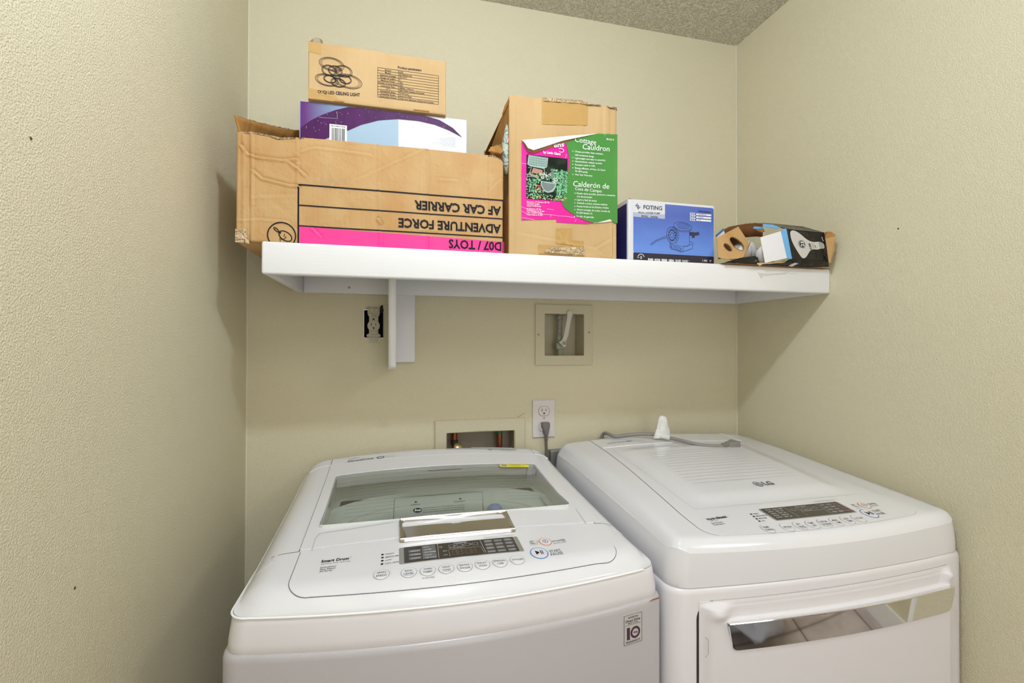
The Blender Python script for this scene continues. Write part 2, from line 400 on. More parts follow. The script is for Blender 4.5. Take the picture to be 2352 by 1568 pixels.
# ================= WASHER =================
def outline(cx, hw, fy, inset, r=.04, yb=YB, fin=None, nf=40):
    """closed plan outline with bowed front and rounded corners, counter-clockwise"""
    fin = inset if fin is None else fin
    P = []; x0, x1 = cx-hw+inset, cx+hw-inset
    rb = .03
    for k in range(7): a = PI/2*k/6; P.append((x1-rb+rb*math.cos(a), yb-inset*.3-rb+rb*math.sin(a)))
    for k in range(7): a = PI/2+PI/2*k/6; P.append((x0+rb+rb*math.cos(a), yb-inset*.3-rb+rb*math.sin(a)))
    for y in (-.2, -.35, -.5): P.append((x0, y))
    yl = fy(x0+r)+fin; 
    for k in range(9): a = PI+PI/2*k/8; P.append((x0+r+r*math.cos(a), yl+r+r*math.sin(a)))
    for k in range(1, nf):
        x = x0+r+(x1-x0-2*r)*k/nf; P.append((x, fy(x)+fin))
    yl = fy(x1-r)+fin
    for k in range(9): a = 1.5*PI+PI/2*k/8; P.append((x1-r+r*math.cos(a), yl+r+r*math.sin(a)))
    for y in (-.5, -.35, -.2): P.append((x1, y))
    return P
def loft(levels, cap_top=False, cap_bot=False):
    mb = MB(); V = []; F_ = []; n = len(levels[0][0])
    for P, z in levels: V += [(p[0], p[1], z(p) if callable(z) else z) for p in P]
    for k in range(len(levels)-1):
        for i in range(n): F_.append((k*n+i, k*n+(i+1) % n, (k+1)*n+(i+1) % n, (k+1)*n+i))
    if cap_top: F_.append(tuple((len(levels)-1)*n+i for i in range(n)))
    if cap_bot: F_.append(tuple(range(n))[::-1])
    return mb.add(V, F_)
def WT(x, y, off=0): return (x, y, w_top(x, min(y, YB)) + off)
def WF(x, z, off=0): return (x, w_front(x) - off, z)
wo = lambda i, f_=None, r=.03: outline(WX, WH, w_front, i, r, YB, f_)
wash = thing('washing_machine', 'white top-load washing machine with glass lid, the left machine', 'washing machine', (WX, -.37, 0))
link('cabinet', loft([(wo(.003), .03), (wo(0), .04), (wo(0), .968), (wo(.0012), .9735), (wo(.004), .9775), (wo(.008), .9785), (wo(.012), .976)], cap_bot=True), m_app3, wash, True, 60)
link('top_band', loft([(wo(.0075), .9745), (wo(.0052), .9785), (wo(.0055, .005), .990), (wo(.0085, .009), 1.014), (wo(.0095, .0105), 1.0225), (wo(.0105, .012), 1.0245), (wo(.016, .018), 1.0245)]), m_app2, wash, True, 50)
for fx in (WX-.28, WX+.28):
    for fy_ in (-.62, -.1): link('foot', MB().lathe([(.02, 0), (.022, .01), (.015, .032)], Matrix.Translation((fx, fy_, 0)), 16), m_black, wash, True)
# top cover with the lid opening
hole = rrect(.250, .737, -.452, -.196, .012)
def cover(F, outer, inner, zside, n=200, rr=(0, .002, .005, .010, .017, .026, .038, .052), rings=16, cen=None):
    c = cen or (sum(p[0] for p in inner)/len(inner), sum(p[1] for p in inner)/len(inner))
    angs = sorted(set(round(a, 5) for a in [2*PI*k/n for k in range(n)] + [math.atan2(p[1]-c[1], p[0]-c[0]) % (2*PI) for p in outer+inner])); n = len(angs)
    O = ray_ring(outer, c, angs); I = ray_ring(inner, c, angs)
    lv = [[(p.x, p.y, F(p.x, p.y)[2]-zside if zside < 0.5 else zside) for p in O]]
    for d in rr: lv.append([F(*(o+(i-o).normalized()*d)) for o, i in zip(O, I)])
    d = rr[-1]
    for k in range(1, rings+1): lv.append([F(*((o+(i-o).normalized()*d).lerp(i, k/rings))) for o, i in zip(O, I)])
    lv.append([(F(*i)[0], F(*i)[1], F(*i)[2]-.02) for i in I])
    V = []; F_ = []; m = len(lv)
    for l in lv: V += l
    for k in range(m-1):
        for i in range(n): F_.append((k*n+i, k*n+(i+1) % n, (k+1)*n+(i+1) % n, (k+1)*n+i))
    return MB().add(V, F_)
link('top_cover', cover(WT, wo(.0105, .012), hole, 1.0255), m_app, wash, True, 50, fix=True)
# seams (dark joints) - grooves run round every panel
def seam(pts, wd=.0011, closed=False, parent=wash, F=WT, name='joint', mat=m_seam, off=.0003):
    mb = MB(); P = []
    for a, b in zip(pts, pts[1:] + ([pts[0]] if closed else [])):
        L = math.hypot(b[0]-a[0], b[1]-a[1]); k = max(1, int(L/.012))
        P += [(a[0]+(b[0]-a[0])*j/k, a[1]+(b[1]-a[1])*j/k) for j in range(k)]
    if not closed: P.append(pts[-1])
    pline(mb, F, P, wd, off, closed); return link(name, mb, mat, parent, fix=False)
# control panel: from the lid edge to the rounded front
def panel_out(cx, hx, y0, y1, fy, r):
    P = []
    for k in range(25):
        x = cx+hx-r-(2*hx-2*r)*k/24*0
    top = [(cx+hx, y1), (cx-hx, y1)]
    left = [(cx-hx, y0+r+.02)]
    for k in range(9): a = PI+PI/2*k/8; left.append((cx-hx+r+r*math.cos(a), y0(cx-hx+r)+r+r*math.sin(a)) if callable(y0) else (cx-hx+r+r*math.cos(a), y0+r+r*math.sin(a)))
    return top+left
def panel(cx, hx, yf, y1, r, n=24):
    P = [(cx+hx, y1), (cx-hx, y1)]
    yl = yf(cx-hx+r)
    P += [(cx-hx+r+r*math.cos(PI+PI/2*k/8), yl+r+r*math.sin(PI+PI/2*k/8)) for k in range(9)]
    P += [(cx-hx+r+(2*hx-2*r)*k/n, yf(cx-hx+r+(2*hx-2*r)*k/n)) for k in range(1, n)]
    P += [(cx+hx-r+r*math.cos(1.5*PI+PI/2*k/8), yl+r+r*math.sin(1.5*PI+PI/2*k/8)) for k in range(9)]
    return P
wp = panel(WX+.004, .265, lambda x: w_front(x)+.0285, -.531, .035)
link('control_panel', slab(WT, wp, thick=.001, off=.0012, rings=8), m_app, wash, True, 30)
seam(wp[1:], .0016)
lid_out = rrect(.2265, .7625, -.529, -.1235, .004, 2)
lid = link('lid', slab(WT, lid_out, rrect(.247, .740, -.4545, -.1925, .008), thick=.004, off=.0028, rings=5), m_app, wash, True, 30)
seam([(.2258, -.529), (.2258, -.122), (.7632, -.122), (.7632, -.529)], .0012)
seam([(.2258, -.122), (.2255, YB)], .0011); seam([(.7632, -.122), (.764, YB)], .0011)
seam([(.2258, -.529), (.20, -.5285), (.185, -.527), (.155, -.518)], .0013); seam([(.7632, -.529), (.79, -.5285), (.80, -.527), (.826, -.518)], .0013)
# shallow front flap of the lid, curved outline at its left
fl = [(0.2472, -0.5366), (0.2463, -0.4944), (0.2517, -0.4768), (0.3001, -0.4758), (0.3814, -0.4676)]
seam(fl, .0012, F=lambda x, y, o=0: WT(x, y, .0028+o), parent=wash, mat=m_ltgrey, name='lid_crease')
seam([(0.7434, -0.5323), (0.7483, -0.4653)], .0012, F=lambda x, y, o=0: WT(x, y, .0028+o), parent=wash, mat=m_ltgrey, name='lid_crease')
m_hl = mk('ridge_highlight', (.95, .95, .96), .2)  # whiter than the enamel: the lip's highlight is put into its colour
link('rear_ridge', MB().tube([WT(.178+.624*k/40, -.121+.0*k, .0012) for k in range(41)], .0014, 8), m_app, wash, True)
link('front_ridge', MB().tube([(p[0], p[1], 1.0252) for p in wo(.0085, .0105)[14:66]], .0016, 8), m_hl, wash, True)
cl_ = (0.1765, -0.5449)
for c in (cl_, (2*WX-cl_[0], cl_[1]+.004)):
    cap = link('screw_cap', slab(WT, ell(c, .013, .013, 28), thick=.002, off=.0006, rings=3, n=28), m_app, wash, True, 30)
    mb = MB(); pline(mb, WT, ell(c, .0134, .0134, 36), .0005, .0003, True); link('joint', mb, m_ltgrey, wash, fix=False)
# glass pane and what is printed on it
def WG(x, y, off=0): return WT(x, y, .0016+off)
mb = slab(WT, rrect(.2472, .7398, -.4543, -.1927, .008), thick=.0032, off=.0018, rings=10, bev=.0002)
V = mb.v; n_ = None
glass = link('lid_glass', MB().add([WT(x_, y_, .0018) for y_ in [(-.4543+(.2616)*j/8) for j in range(9)] for x_ in [.2472+.4926*i/14 for i in range(15)]] + [WT(x_, y_, -.0016) for y_ in [(-.4543+(.2616)*j/8) for j in range(9)] for x_ in [.2472+.4926*i/14 for i in range(15)]],
    [(j*15+i, j*15+i+1, (j+1)*15+i+1, (j+1)*15+i) for j in range(8) for i in range(14)] + [(135+j*15+i, 135+(j+1)*15+i, 135+(j+1)*15+i+1, 135+j*15+i+1) for j in range(8) for i in range(14)]
    + [(i, 135+i, 135+i+1, i+1) for i in range(14)] + [(120+i, 120+i+1, 255+i+1, 255+i) for i in range(14)] + [(j*15, (j+1)*15, 135+(j+1)*15, 135+j*15) for j in range(8)] + [(j*15+14, 135+j*15+14, 135+(j+1)*15+14, (j+1)*15+14) for j in range(8)]), m_glass, wash, True)
ink = MB()
pline(ink, WG, [(0.3798, -0.4742), (0.3823, -0.3606), (0.5707, -0.3601), (0.5546, -0.4577)], .0010, .0006)
for k in range(12):
    a = (.262+.002*k*0, -.240-.0165*k); 
    segs = [(.285, .70)] if k < 5 else ([(.285, .385), (.615, .70)] if k < 11 else [(.285, .385)])
    for s0, s1 in segs: line(ink, WG, (s0, a[1]), (s1, a[1]-.0005), .0005, .0004, 6)
T(ink, WG, 'Softener', (0.415, -0.4029), (0.4343, -0.402), .0075, .0, .0006)
T(ink, WG, 'Detergent', (0.5036, -0.4051), (0.5268, -0.4027), .0075, .0, .0006)
for c in ((0.4253, -0.3866), (0.5177, -0.3884)): fan(ink, WG, [(c[0]-.0035, c[1]-.003), (c[0]+.0035, c[1]-.003), (c[0], c[1]+.004)], .0006)
T(ink, WG, 'Especially designed to use only HE (High Efficiency) detergent', (0.4376, -0.4207), (0.5223, -0.4207), .0042, 0, .0006)
T(ink, WG, 'Conçu exclusivement pour les détersifs HE (Haute Efficacité)', (0.437, -0.4304), (0.5209, -0.4306), .0042, 0, .0006)
T(ink, WG, 'Diseñado para utilizar detergentes de Alta Eficiencia (HE)', (0.4365, -0.4398), (0.5195, -0.4403), .0042, 0, .0006)
hc = (0.427, -0.4263)
fan(ink, WG, ell(hc, .0085, .0105, 28), .0006)
link('printed_lettering', ink, m_ink, glass, fix=False)
w_ = MB(); TC(w_, WG, 'he', (hc[0], hc[1]+.0005), .012, .009, bold=.02, off=.0009, shear=.2); link('he_mark', w_, m_white_ink, glass, fix=False)
# yellow caution sticker at the rear right of the glass
ys = link('caution_sticker', slab(WG, rrect(.643, .722, -.2165, -.1985, .0088), thick=.0004, off=.0007, rings=2, bev=.0001, n=40), m_yel, wash)
mb = MB(); q_ = MB()
fan(mb, WG, ell((.6555, -.2075), .0085, .0072, 20), .0009); link('sticker_disc', mb, m_white_ink, ys, fix=False)
ring(q_, WG, (.6555, -.2075), .0068, .0058, .0013, .0011); line(q_, WG, (.651, -.2035), (.660, -.2115), .0014, .0012); pline(q_, WG, [(.651, -.2095), (.655, -.2065), (.658, -.2055), (.6605, -.207)], .0016, .0012)
T(q_, WG, '\u25b2CAUTION' if False else 'CAUTION', (.675, -.2045), (.697, -.2045), .0030, .02, .0011)
for k in range(3): T(q_, WG, ('Keep hands clear of the lid hinge when', 'closing. Check pockets before loading.', 'Ne pas toucher la charnière')[k], (.667, -.2080-.0030*k), (.714-.006*k, -.2080-.0030*k), .0016, 0, .0011)
link('printed_lettering', q_, m_ink, ys, fix=False)
# grey inner hinge rail seen through the rear of the glass
m_rail = mk('hinge_rail_grey', (.52, .53, .55), .3)
link('hinge_rail', MB().grid(lambda u, v: WT(.252+.483*u, -.2235+.0275*v, -.0065-.004*(v < .05)-.006*(v < .01)), 20, 20), m_rail, wash, True)
link('rail_slot', MB().grid(lambda u, v: WT(.462+.083*u, -.2085+.0055*v, -.0058), 6, 1), mk('slot_grey', (.16, .16, .17), .5), wash)
# tub ring, drum and drawer
m_tub = mk('white_tub_plastic', (.74, .78, .75), .25)
def egg(rx_, ry_, z, n=56, cy=-.335): return ([(WX+.003+rx_*math.cos(2*PI*k/n)*abs(math.cos(2*PI*k/n))**-.15 if abs(math.cos(2*PI*k/n)) > .01 else WX+.003, cy+ry_*math.sin(2*PI*k/n)) for k in range(n)], z)
link('tub_ring', loft([egg(.262, .150, 1.040), egg(.258, .146, 1.036), egg(.235, .128, 1.020), egg(.224, .120, 1.012), egg(.215, .115, 1.02), egg(.20, .108, 1.022), egg(.190, .103, 1.015), egg(.186, .100, .990)]), m_tub, wash, True, 60)
m_drum = mk('steel_drum', (.45, .45, .45), .3, .9, bumps=((120, .001, 1, .45, .55),))
link('drum', loft([egg(.186, .100, .995), egg(.19, .15, .93), egg(.19, .15, .60), egg(.15, .12, .57)], cap_top=True), m_drum, wash, True, 60)
link('well_wall', loft([(rrect(.247, .740, -.458, -.19, .01), 1.075), (rrect(.247, .740, -.458, -.19, .01), 1.036), (rrect(.26, .727, -.45, -.2, .01), 1.034)]), m_tub, wash, True)
dr = link('detergent_drawer', MB().bbox(.395, .585, -.452, -.385, 1.022, 1.050, .006), m_tub, wash, True)
BC = (0.5894, -0.4021, 1.058)
link('blue_cap', MB().lathe([(.017, 1.04), (.0175, 1.050), (.0155, 1.059), (.010, 1.065), (.0001, 1.0672)], Matrix.Translation((BC[0], BC[1], 0)), 24), mk('pale_blue_plastic', (.22, .30, .62), .25), wash, True)
# chrome handle
ho = [(0.3902, -0.4679), (0.6026, -0.4667), (0.5981, -0.5473), (0.3894, -0.546)]; hi = [(0.3972, -0.4809), (0.5934, -0.4789), (0.5926, -0.5046), (0.3976, -0.5053)]
def rnd(P, r, n=4):
    out = []
    for i in range(len(P)):
        p = Vector(P[i]); a = (Vector(P[i-1])-p).normalized(); b = (Vector(P[(i+1) % len(P)])-p).normalized()
        for k in range(n+1):
            t_ = k/n; q = (p+a*r)*(1-t_)**2 + p*2*t_*(1-t_) + (p+b*r)*t_**2; out.append(tuple(q))
    return out
ho = [(.3865, -.4480), (.3865, -.5400), (.6065, -.5400), (.6065, -.4480)]
ho = [(0.3902, -0.4679), (0.3894, -0.546), (0.5981, -0.5473), (0.6026, -0.4667)]
hx0 = (ho[0][0]+ho[1][0])/2; hx1 = (ho[2][0]+ho[3][0])/2; hy1 = (ho[0][1]+ho[3][1])/2; hy0 = (ho[1][1]+ho[2][1])/2
hh = link('lid_handle', slab(WT, rrect(hx0, hx1, hy0, hy1, .006, 4), rrect(hx0+.007, hx1-.010, hy0+.044, hy1-.008, .004, 4), thick=.010, off=.0085, rings=6, bev=.003), m_brush, wash, True, 50)
link('handle_pocket', MB().grid(lambda u, v: WT(hx0+.006+(hx1-hx0-.014)*u, hy0+.042+(hy1-hy0-.048)*v, .0036 - .0*(v-.5)), 12, 6), m_app, hh, True)
mb = MB(); mb.tube([WT(hx0+.004+(hx1-hx0-.008)*k/20, hy1-.0045, .0092) for k in range(21)], .0019, 10); link('handle_rim', mb, m_chrome, hh, True)
mb = MB(); mb.tube([WT(hx0+.002+(hx1-hx0-.004)*k/20, hy0+.002, .0075) for k in range(21)], .0018, 10); link('handle_rim', mb, m_chrome, hh, True)
# display
def WP(x, y, off=0): return WT(x, y, .0012+off)
DA, DB, DC, DD = (0.3893, -0.5639), (0.5996, -0.5634), (0.5937, -0.6149), (0.3894, -0.6169)
dx0, dx1, dy0, dy1 = (DA[0]+DD[0])/2, (DB[0]+DC[0])/2, (DD[1]+DC[1])/2, (DA[1]+DB[1])/2
bez = link('display_bezel', slab(WP, rrect(dx0, dx1, dy0, dy1, .003, 3), thick=.0006, off=.0008, rings=3, bev=.0004, n=60), m_bezel, wash, True, 30)
bx0, bx1 = dx0+.008, dx1-.0085
gl = link('display', slab(WP, rrect(bx0, bx1, dy0+.0015, dy1-.0012, .0015, 2), thick=.0005, off=.0013, rings=3, bev=.0002, n=60), m_display, bez, True, 30)
def disp(F, x0, x1, y0, y1, kind):
    """everything printed on a control display; u, v run 0-1 across it"""
    U = lambda u, v: (x0+(x1-x0)*u, y0+(y1-y0)*v)
    wi = MB(); gi = MB(); pk = MB(); o = .0016
    hh_ = (y1-y0)
    def cell(u0, u1, v, s, mbx=wi, bar=True, hgt=.12):
        if bar: quad(gi, F, U(u0, v-.025), U(u1, v-.025), U(u1, v+hgt+.02), U(u0, v+hgt+.02), o-.0001, 2, 1)
        T(mbx, F, s, U(u0+.018, v+.005), U(min(u1-.004, u0+.018+len(s)*.0155), v+.005), hh_*(hgt-.03), .01, o+.0001)
    if kind == 'wash':
        for i, s in enumerate(('HEAVY', 'NORMAL', 'LIGHT')): cell(.04, .145, .62-.235*i, s)
        for i, s in enumerate(('HOT', 'WARM', 'ECO WARM', 'COLD', 'TAP COLD')): cell(.155, .275, .80-.175*i, s)
        line(wi, F, U(.290, .06), U(.298, .96), .0006, o); line(wi, F, U(.700, .06), U(.685, .96), .0006, o)
        T(wi, F, 'COLDWASH', U(.44, .86), U(.56, .86), hh_*.085, .02, o)
        for i in range(4):
            a, b = .395+.072*i, .440+.072*i
            pline(wi, F, [U(a, .66), U(b, .66), U(b, .82), U(a, .82)], .0006, o, True)
            if i < 3: fan(wi, F, [U(b+.008, .70), U(b+.008, .78), U(b+.018, .74)], o)
        T(wi, F, 'EST. TIME REMAINING', U(.395, .575), U(.53, .575), hh_*.05, 0, o)
        T(wi, F, 'DELAY', U(.335, .42), U(.372, .42), hh_*.055, .01, o); T(wi, F, 'LOCK', U(.335, .17), U(.368, .17), hh_*.055, .01, o)
        ring(wi, F, U(.322, .74), .0022, .0022, .0006, o, n=16)
        pline(wi, F, [U(.385, .08), U(.385, .52), U(.672, .52), U(.686, .08)], .0005, o)
        names = (('SPIN ONLY', 'COTTON', 'SPEED WASH'), ('RINSE+SPIN', 'HEAVY DUTY', 'PURE COTTONS'), ('FABRIC SOFT', 'BRIGHT WHITES', 'DELICATES'), ('SOAK', 'BULKY/BEDDING', 'TUB CLEAN'))
        for r_ in range(4):
            for c_ in range(3):
                a = .715+.093*c_; v = .76-.235*r_
                quad(gi, F, U(a, v-.02), U(a+.078, v-.02), U(a+.078, v+.15), U(a, v+.15), o-.0001)
                s = names[r_][c_].replace('+', ' ').split(' ')
                if len(s) == 1: T(wi, F, s[0], U(a+.008, v+.03), U(a+.070, v+.03), hh_*.06, .01, o+.0001)
                else:
                    T(wi, F, s[0], U(a+.010, v+.075), U(a+.066, v+.075), hh_*.05, .01, o+.0001); T(wi, F, s[1], U(a+.012, v+.0), U(a+.064, v+.0), hh_*.05, .01, o+.0001)
        am = MB(); F2 = lambda u, v: U(u, v)
        for i, a in enumerate((.415, .463, .535, .583)):
            for (p, q) in (((0, 0), (0, .15)), ((0, .17), (0, .32)), ((.034, 0), (.034, .15)), ((.034, .17), (.034, .32)), ((.003, .16), (.031, .16)), ((.003, .33), (.031, .33)), ((.003, -.01), (.031, -.01))):
                line(am, F, U(a+p[0], .13+p[1]), U(a+q[0], .13+q[1]), .0007, o)
        for v in (.22, .38): fan(am, F, ell(U(.517, v), .0007, .0007, 8), o)
        return wi, gi, am
    for i in range(5):
        v = .80-.17*i
        for a, s in ((.03, ('OPTION', 'DAMP DRY', 'WRINKLE', 'RACK DRY', 'EASY IRON')[i]), (.125, ('LEVEL', 'VERY', 'MORE', 'NORMAL', 'LESS')[i]), (.195, ('TIME', '60', '50', '40', '30')[i])):
            T(wi, F, s, U(a, v), U(a+min(.07, .013*len(s)), v), hh_*.085, .015, o)
    line(wi, F, U(.285, .04), U(.285, .96), .0006, o); line(wi, F, U(.715, .04), U(.715, .96), .0006, o)
    T(wi, F, 'Flow sensor', U(.42, .82), U(.56, .82), hh_*.09, .01, o)
    for i in range(5):
        a, b = .325+.072*i, .368+.072*i
        pline(wi, F, [U(a, .58), U(b, .58), U(b, .74), U(a, .74)], .0006, o, True)
    T(wi, F, 'EST. TIME REMAINING', U(.42, .49), U(.56, .49), hh_*.05, 0, o)
    pline(wi, F, [U(.405, .08), U(.405, .44), U(.69, .44), U(.69, .08)], .0005, o)
    nm = (('HEAVY', 'COTTON', 'BULKY'), ('NORMAL', 'PERM', 'SMALL'), ('DELICATE', 'TOWELS', 'AIR DRY'), ('SPEED', 'FRESHEN', 'MANUAL'))
    for r_ in range(4):
        for c_ in range(3):
            mbx = pk if (c_ == 2 or (r_ == 3 and c_ > 1)) else wi
            T(mbx, F, nm[r_][c_], U(.74+.085*c_, .78-.22*r_), U(.74+.085*c_+.062, .78-.22*r_), hh_*.075, .015, o)
            quad(gi, F, U(.738+.085*c_, .72-.22*r_), U(.806+.085*c_, .72-.22*r_), U(.806+.085*c_, .76-.22*r_), U(.738+.085*c_, .76-.22*r_), o-.0001)
    return wi, gi, pk
HS = 1.0
wi, gi, am = disp(WP, bx0, bx1, dy0+.0015, dy1-.0012, 'wash')
m_dgrey = mk('display_grey', (.14, .14, .15), .4); m_dwhite = mk('display_white', (.55, .55, .56), .4); m_amber = mk('unlit_digits', (.22, .15, .08), .4)
link('printed_lettering', wi, m_dwhite, gl_ if False else bez, fix=False); link('indicator_cells', gi, m_dgrey, bez, fix=False); link('digits', am, m_amber, bez, fix=False)
# buttons
HS = .74
def button(F, c, a, b, lines, parent, rot=0.0, ringm=m_ltgrey, wd=.0007, raise_=.0010):
    o = link('button', slab(F, ell(c, a*.95, b*.95, 28), thick=.0006, off=raise_, rings=3, bev=.0003, n=28), m_app, parent, True, 40)
    mb = MB(); ring(mb, F, c, a, b, wd, .0006, n=36); link('button_ring', mb, ringm, o, fix=False)
    mb = MB(); n = len([l for l in lines if not l.startswith('*')]); k = 0; d = Vector((math.cos(rot), math.sin(rot))); up_ = Vector((-d.y, d.x))
    hl = b*.44
    for l in lines:
        if l.startswith('*'): cc = Vector(c) + up_*(-(n)/2*hl*1.35-hl*.2); TC(mb, F, l[1:], cc, min(a*1.1, len(l)*.0012), hl*.35, d, off=raise_+.0004); continue
        cc = Vector(c) + up_*((n-1)/2-k)*hl*1.4; k += 1
        TC(mb, F, l, cc, min(a*1.6, len(l)*a*.26), hl, d, off=raise_+.0004, bold=.008)
    if mb.v: link('printed_lettering', mb, m_grey_ink, o, fix=False)
    return o
wb = [((0.3626, -0.6371), ['SPIN', 'SPEED']), ((0.4036, -0.6411), ['SOIL', 'LEVEL', '*CHILD LOCK']), ((0.4324, -0.6426), ['WASH', 'TEMP.']), ((0.4611, -0.6432), ['COLD', 'WASH', '*NORMAL RINSE']), ((0.4903, -0.6436), ['EXTRA', 'RINSE']), ((0.5188, -0.643), ['DELAY', 'WASH']), ((0.5479, -0.6421), ['SPECIAL', 'USE']), ((0.5773, -0.6397), ['CYCLES'])]
for c, l in wb: button(WP, c, .0122, .0124, l, wash)
pc, sc_ = (0.6418, -0.5898), (0.6193, -0.6257)
o = button(WP, pc, .0105, .0125, [], wash, ringm=m_orange, wd=.0018)
mb = MB(); ring(mb, WP, pc, .0045, .0055, .0007, .0014, n=24); line(mb, WP, (pc[0], pc[1]-.003), (pc[0], pc[1]+.003), .0009, .0016); link('power_symbol', mb, m_ink, o, fix=False)
o = button(WP, sc_, .0145, .017, [], wash, ringm=m_blue, wd=.0018)
mb = MB(); fan(mb, WP, [(sc_[0]-.006, sc_[1]-.0065), (sc_[0]-.006, sc_[1]+.0065), (sc_[0]+.001, sc_[1])], .0015)
for q in (.003, .006): line(mb, WP, (sc_[0]+q, sc_[1]-.006), (sc_[0]+q, sc_[1]+.006), .0014, .0015)
link('play_pause_symbol', mb, m_ink, o, fix=False)
# lettering on the white panel
pr = MB(); lg = MB()
T(pr, WP, 'Smart Drum', (0.2674, -0.5788), (0.31, -0.5802), .0105, .035, .0004, sp=1.05)
T(lg, WP, 'TM', (0.3099, -0.5746), (0.3136, -0.5749), .004, 0, .0004)
T(lg, WP, 'with Direct Drive Technology', (0.2677, -0.5856), (0.3133, -0.5872), .0048, 0, .0004)
T(lg, WP, 'HydroShield', (0.2686, -0.5963), (0.292, -0.5975), .0058, .01, .0004); T(lg, WP, 'Easy Reach', (0.2688, -0.6021), (0.292, -0.6033), .0058, .01, .0004); T(lg, WP, 'Jet Spray', (0.269, -0.6079), (0.2881, -0.6086), .0058, .01, .0004)
for i, s in enumerate(('HIGH', 'MEDIUM', 'LOW', 'NO SPIN')):
    px = ((0.3629, -0.5784), (0.3631, -0.588), (0.363, -0.5979), (0.3628, -0.6079))[i]; fan(pr, WP, ell(px, .0021, .0025, 14), .0005)
    T(lg, WP, s, (px[0]+.0048, px[1]-.002), (px[0]+.0048+.0034*len(s), px[1]-.001), .0052, .01, .0004)
T(lg, WP, 'POWER', (0.6557, -0.5943), (0.6806, -0.5899), .0078, .01, .0004); T(lg, WP, 'AUTO OFF', (0.6551, -0.6006), (0.6796, -0.5971), .0055, 0, .0004)
T(lg, WP, 'START', (0.6384, -0.6275), (0.6599, -0.6244), .0090, .01, .0004); T(lg, WP, 'PAUSE', (0.6373, -0.6377), (0.6598, -0.6351), .0090, .01, .0004)
line(lg, WP, (0.6393, -0.6295), (0.6598, -0.6266), .0005, .0004)
T(lg, WP, 'Press & Hold 3sec. for Extra Functions', (0.5373, -0.5591), (0.5928, -0.5581), .0040, 0, .0004)
T(lg, WP, 'ALL COLD RINSES', (0.4225, -0.6593), (0.4414, -0.66), .0036, 0, .0004)
sd = (0.6194, -0.5878)
for k in range(3): pline(lg, WP, ell((sd[0]-.001, sd[1]), .0018+.0016*k, .0022+.0018*k, 16, 0, .5, 5.6), .0006, .0004)
pline(lg, WP, [(sd[0]+.005, sd[1]-.004), (sd[0]+.008, sd[1]-.003), (sd[0]+.009, sd[1]+.004), (sd[0]+.006, sd[1]+.004)], .0008, .0004)
T(lg, WP, 'SMART', (0.6136, -0.594), (0.6242, -0.5933), .0026, 0, .0004); T(lg, WP, 'DIAGNOSIS', (0.6116, -0.5983), (0.6278, -0.5971), .0026, 0, .0004)
link('printed_lettering', pr, m_ink, wash, fix=False); link('printed_lettering', lg, m_grey_ink, wash, fix=False)
# rear panel lettering and data label
rp = MB()
T(rp, WT, 'INVERTER', (0.2673, -0.0943), (0.2942, -0.0932), .0075, 0, .0010, sp=1.3); T(rp, WT, 'DirectDrive', (0.2669, -0.1138), (0.3299, -0.111), .0150, .02, .0010)
pline(rp, WT, ell((0.3472, -0.1053), .0085, .0065, 20), .0030, .0010, True)
pline(rp, WT, [(0.3604, -0.1091), (0.382, -0.1102), (0.3814, -0.0991), (0.3603, -0.0981)], .0008, .0010, True)
T(rp, WT, 'TrueBalance', (.652, -.092), (.716, -.093), .0075, .01, .0010); pline(rp, WT, ell((.642, -.0895), .005, .0035, 16), .0022, .0010, True)
link('printed_lettering', rp, m_grey_ink, wash, fix=False)
m_label = mk('grey_label', (.56, .58, .56), .45)
dl = link('data_label', slab(WT, [(.593, -.083), (.592, -.047), (.700, -.049), (.722, -.083)], thick=.0004, off=.0012, rings=3, bev=.0001, n=20), m_label, wash)
mb = MB(); pline(mb, WT, [(.594, -.082), (.593, -.048), (.6995, -.050), (.720, -.082)], .0006, .0014, True)
for a in (.598, .652):
    line(mb, WT, (a+.008, -.0535), (a+.040, -.054), .0022, .0015)
    for k in range(6): line(mb, WT, (a, -.0585-.0038*k), (a+.046+.001*k, -.059-.0038*k), .0006, .0015)
link('printed_lines', mb, m_ltgrey, dl, fix=False)
HS = 1.0
# warranty badge on the cabinet front
(b0, b1, b2, b3) = (0.7467, 0.9624), (0.7838, 0.9633), (0.7856, 0.9143), (0.7484, 0.9131)
bx0_, bx1_, bz0, bz1 = .7478, .7848, .9137, .9630
st = link('warranty_badge', slab(WF, rrect(bx0_, bx1_, bz0, bz1, .0006, 1), thick=.0003, off=.0006, rings=2, bev=.0001, n=30), mk('silver_badge', (.62, .60, .60), .35, .3), wash)
mb = MB(); pline(mb, WF, [(bx0_+.0008, bz0+.0008), (bx1_-.0008, bz0+.0008), (bx1_-.0008, bz1-.0008), (bx0_+.0008, bz1-.0008)], .0008, .0008, True)
cx_ = (bx0_+bx1_)/2
T(mb, WF, 'INVERTER', (cx_-.010, bz1-.0065), (cx_+.010, bz1-.0065), .0026, .02, .0009, sp=1.3); T(mb, WF, 'Direct Drive', (cx_-.0145, bz1-.0125), (cx_+.0145, bz1-.0125), .0042, .01, .0009); T(mb, WF, 'MOTOR', (cx_-.0095, bz1-.0158), (cx_+.0095, bz1-.0158), .0022, .02, .0009, sp=1.6)
line(mb, WF, (cx_-.0155, bz1-.0172), (cx_+.0155, bz1-.0172), .0004, .0009); T(mb, WF, 'WARRANTY', (cx_-.0145, bz0+.0028), (cx_+.0145, bz0+.0028), .0030, .02, .0009, sp=1.25)
link('printed_lettering', mb, m_ink, st, fix=False)
mb = MB(); m_plum = mk('plum_ink', (.07, .025, .055), .5)
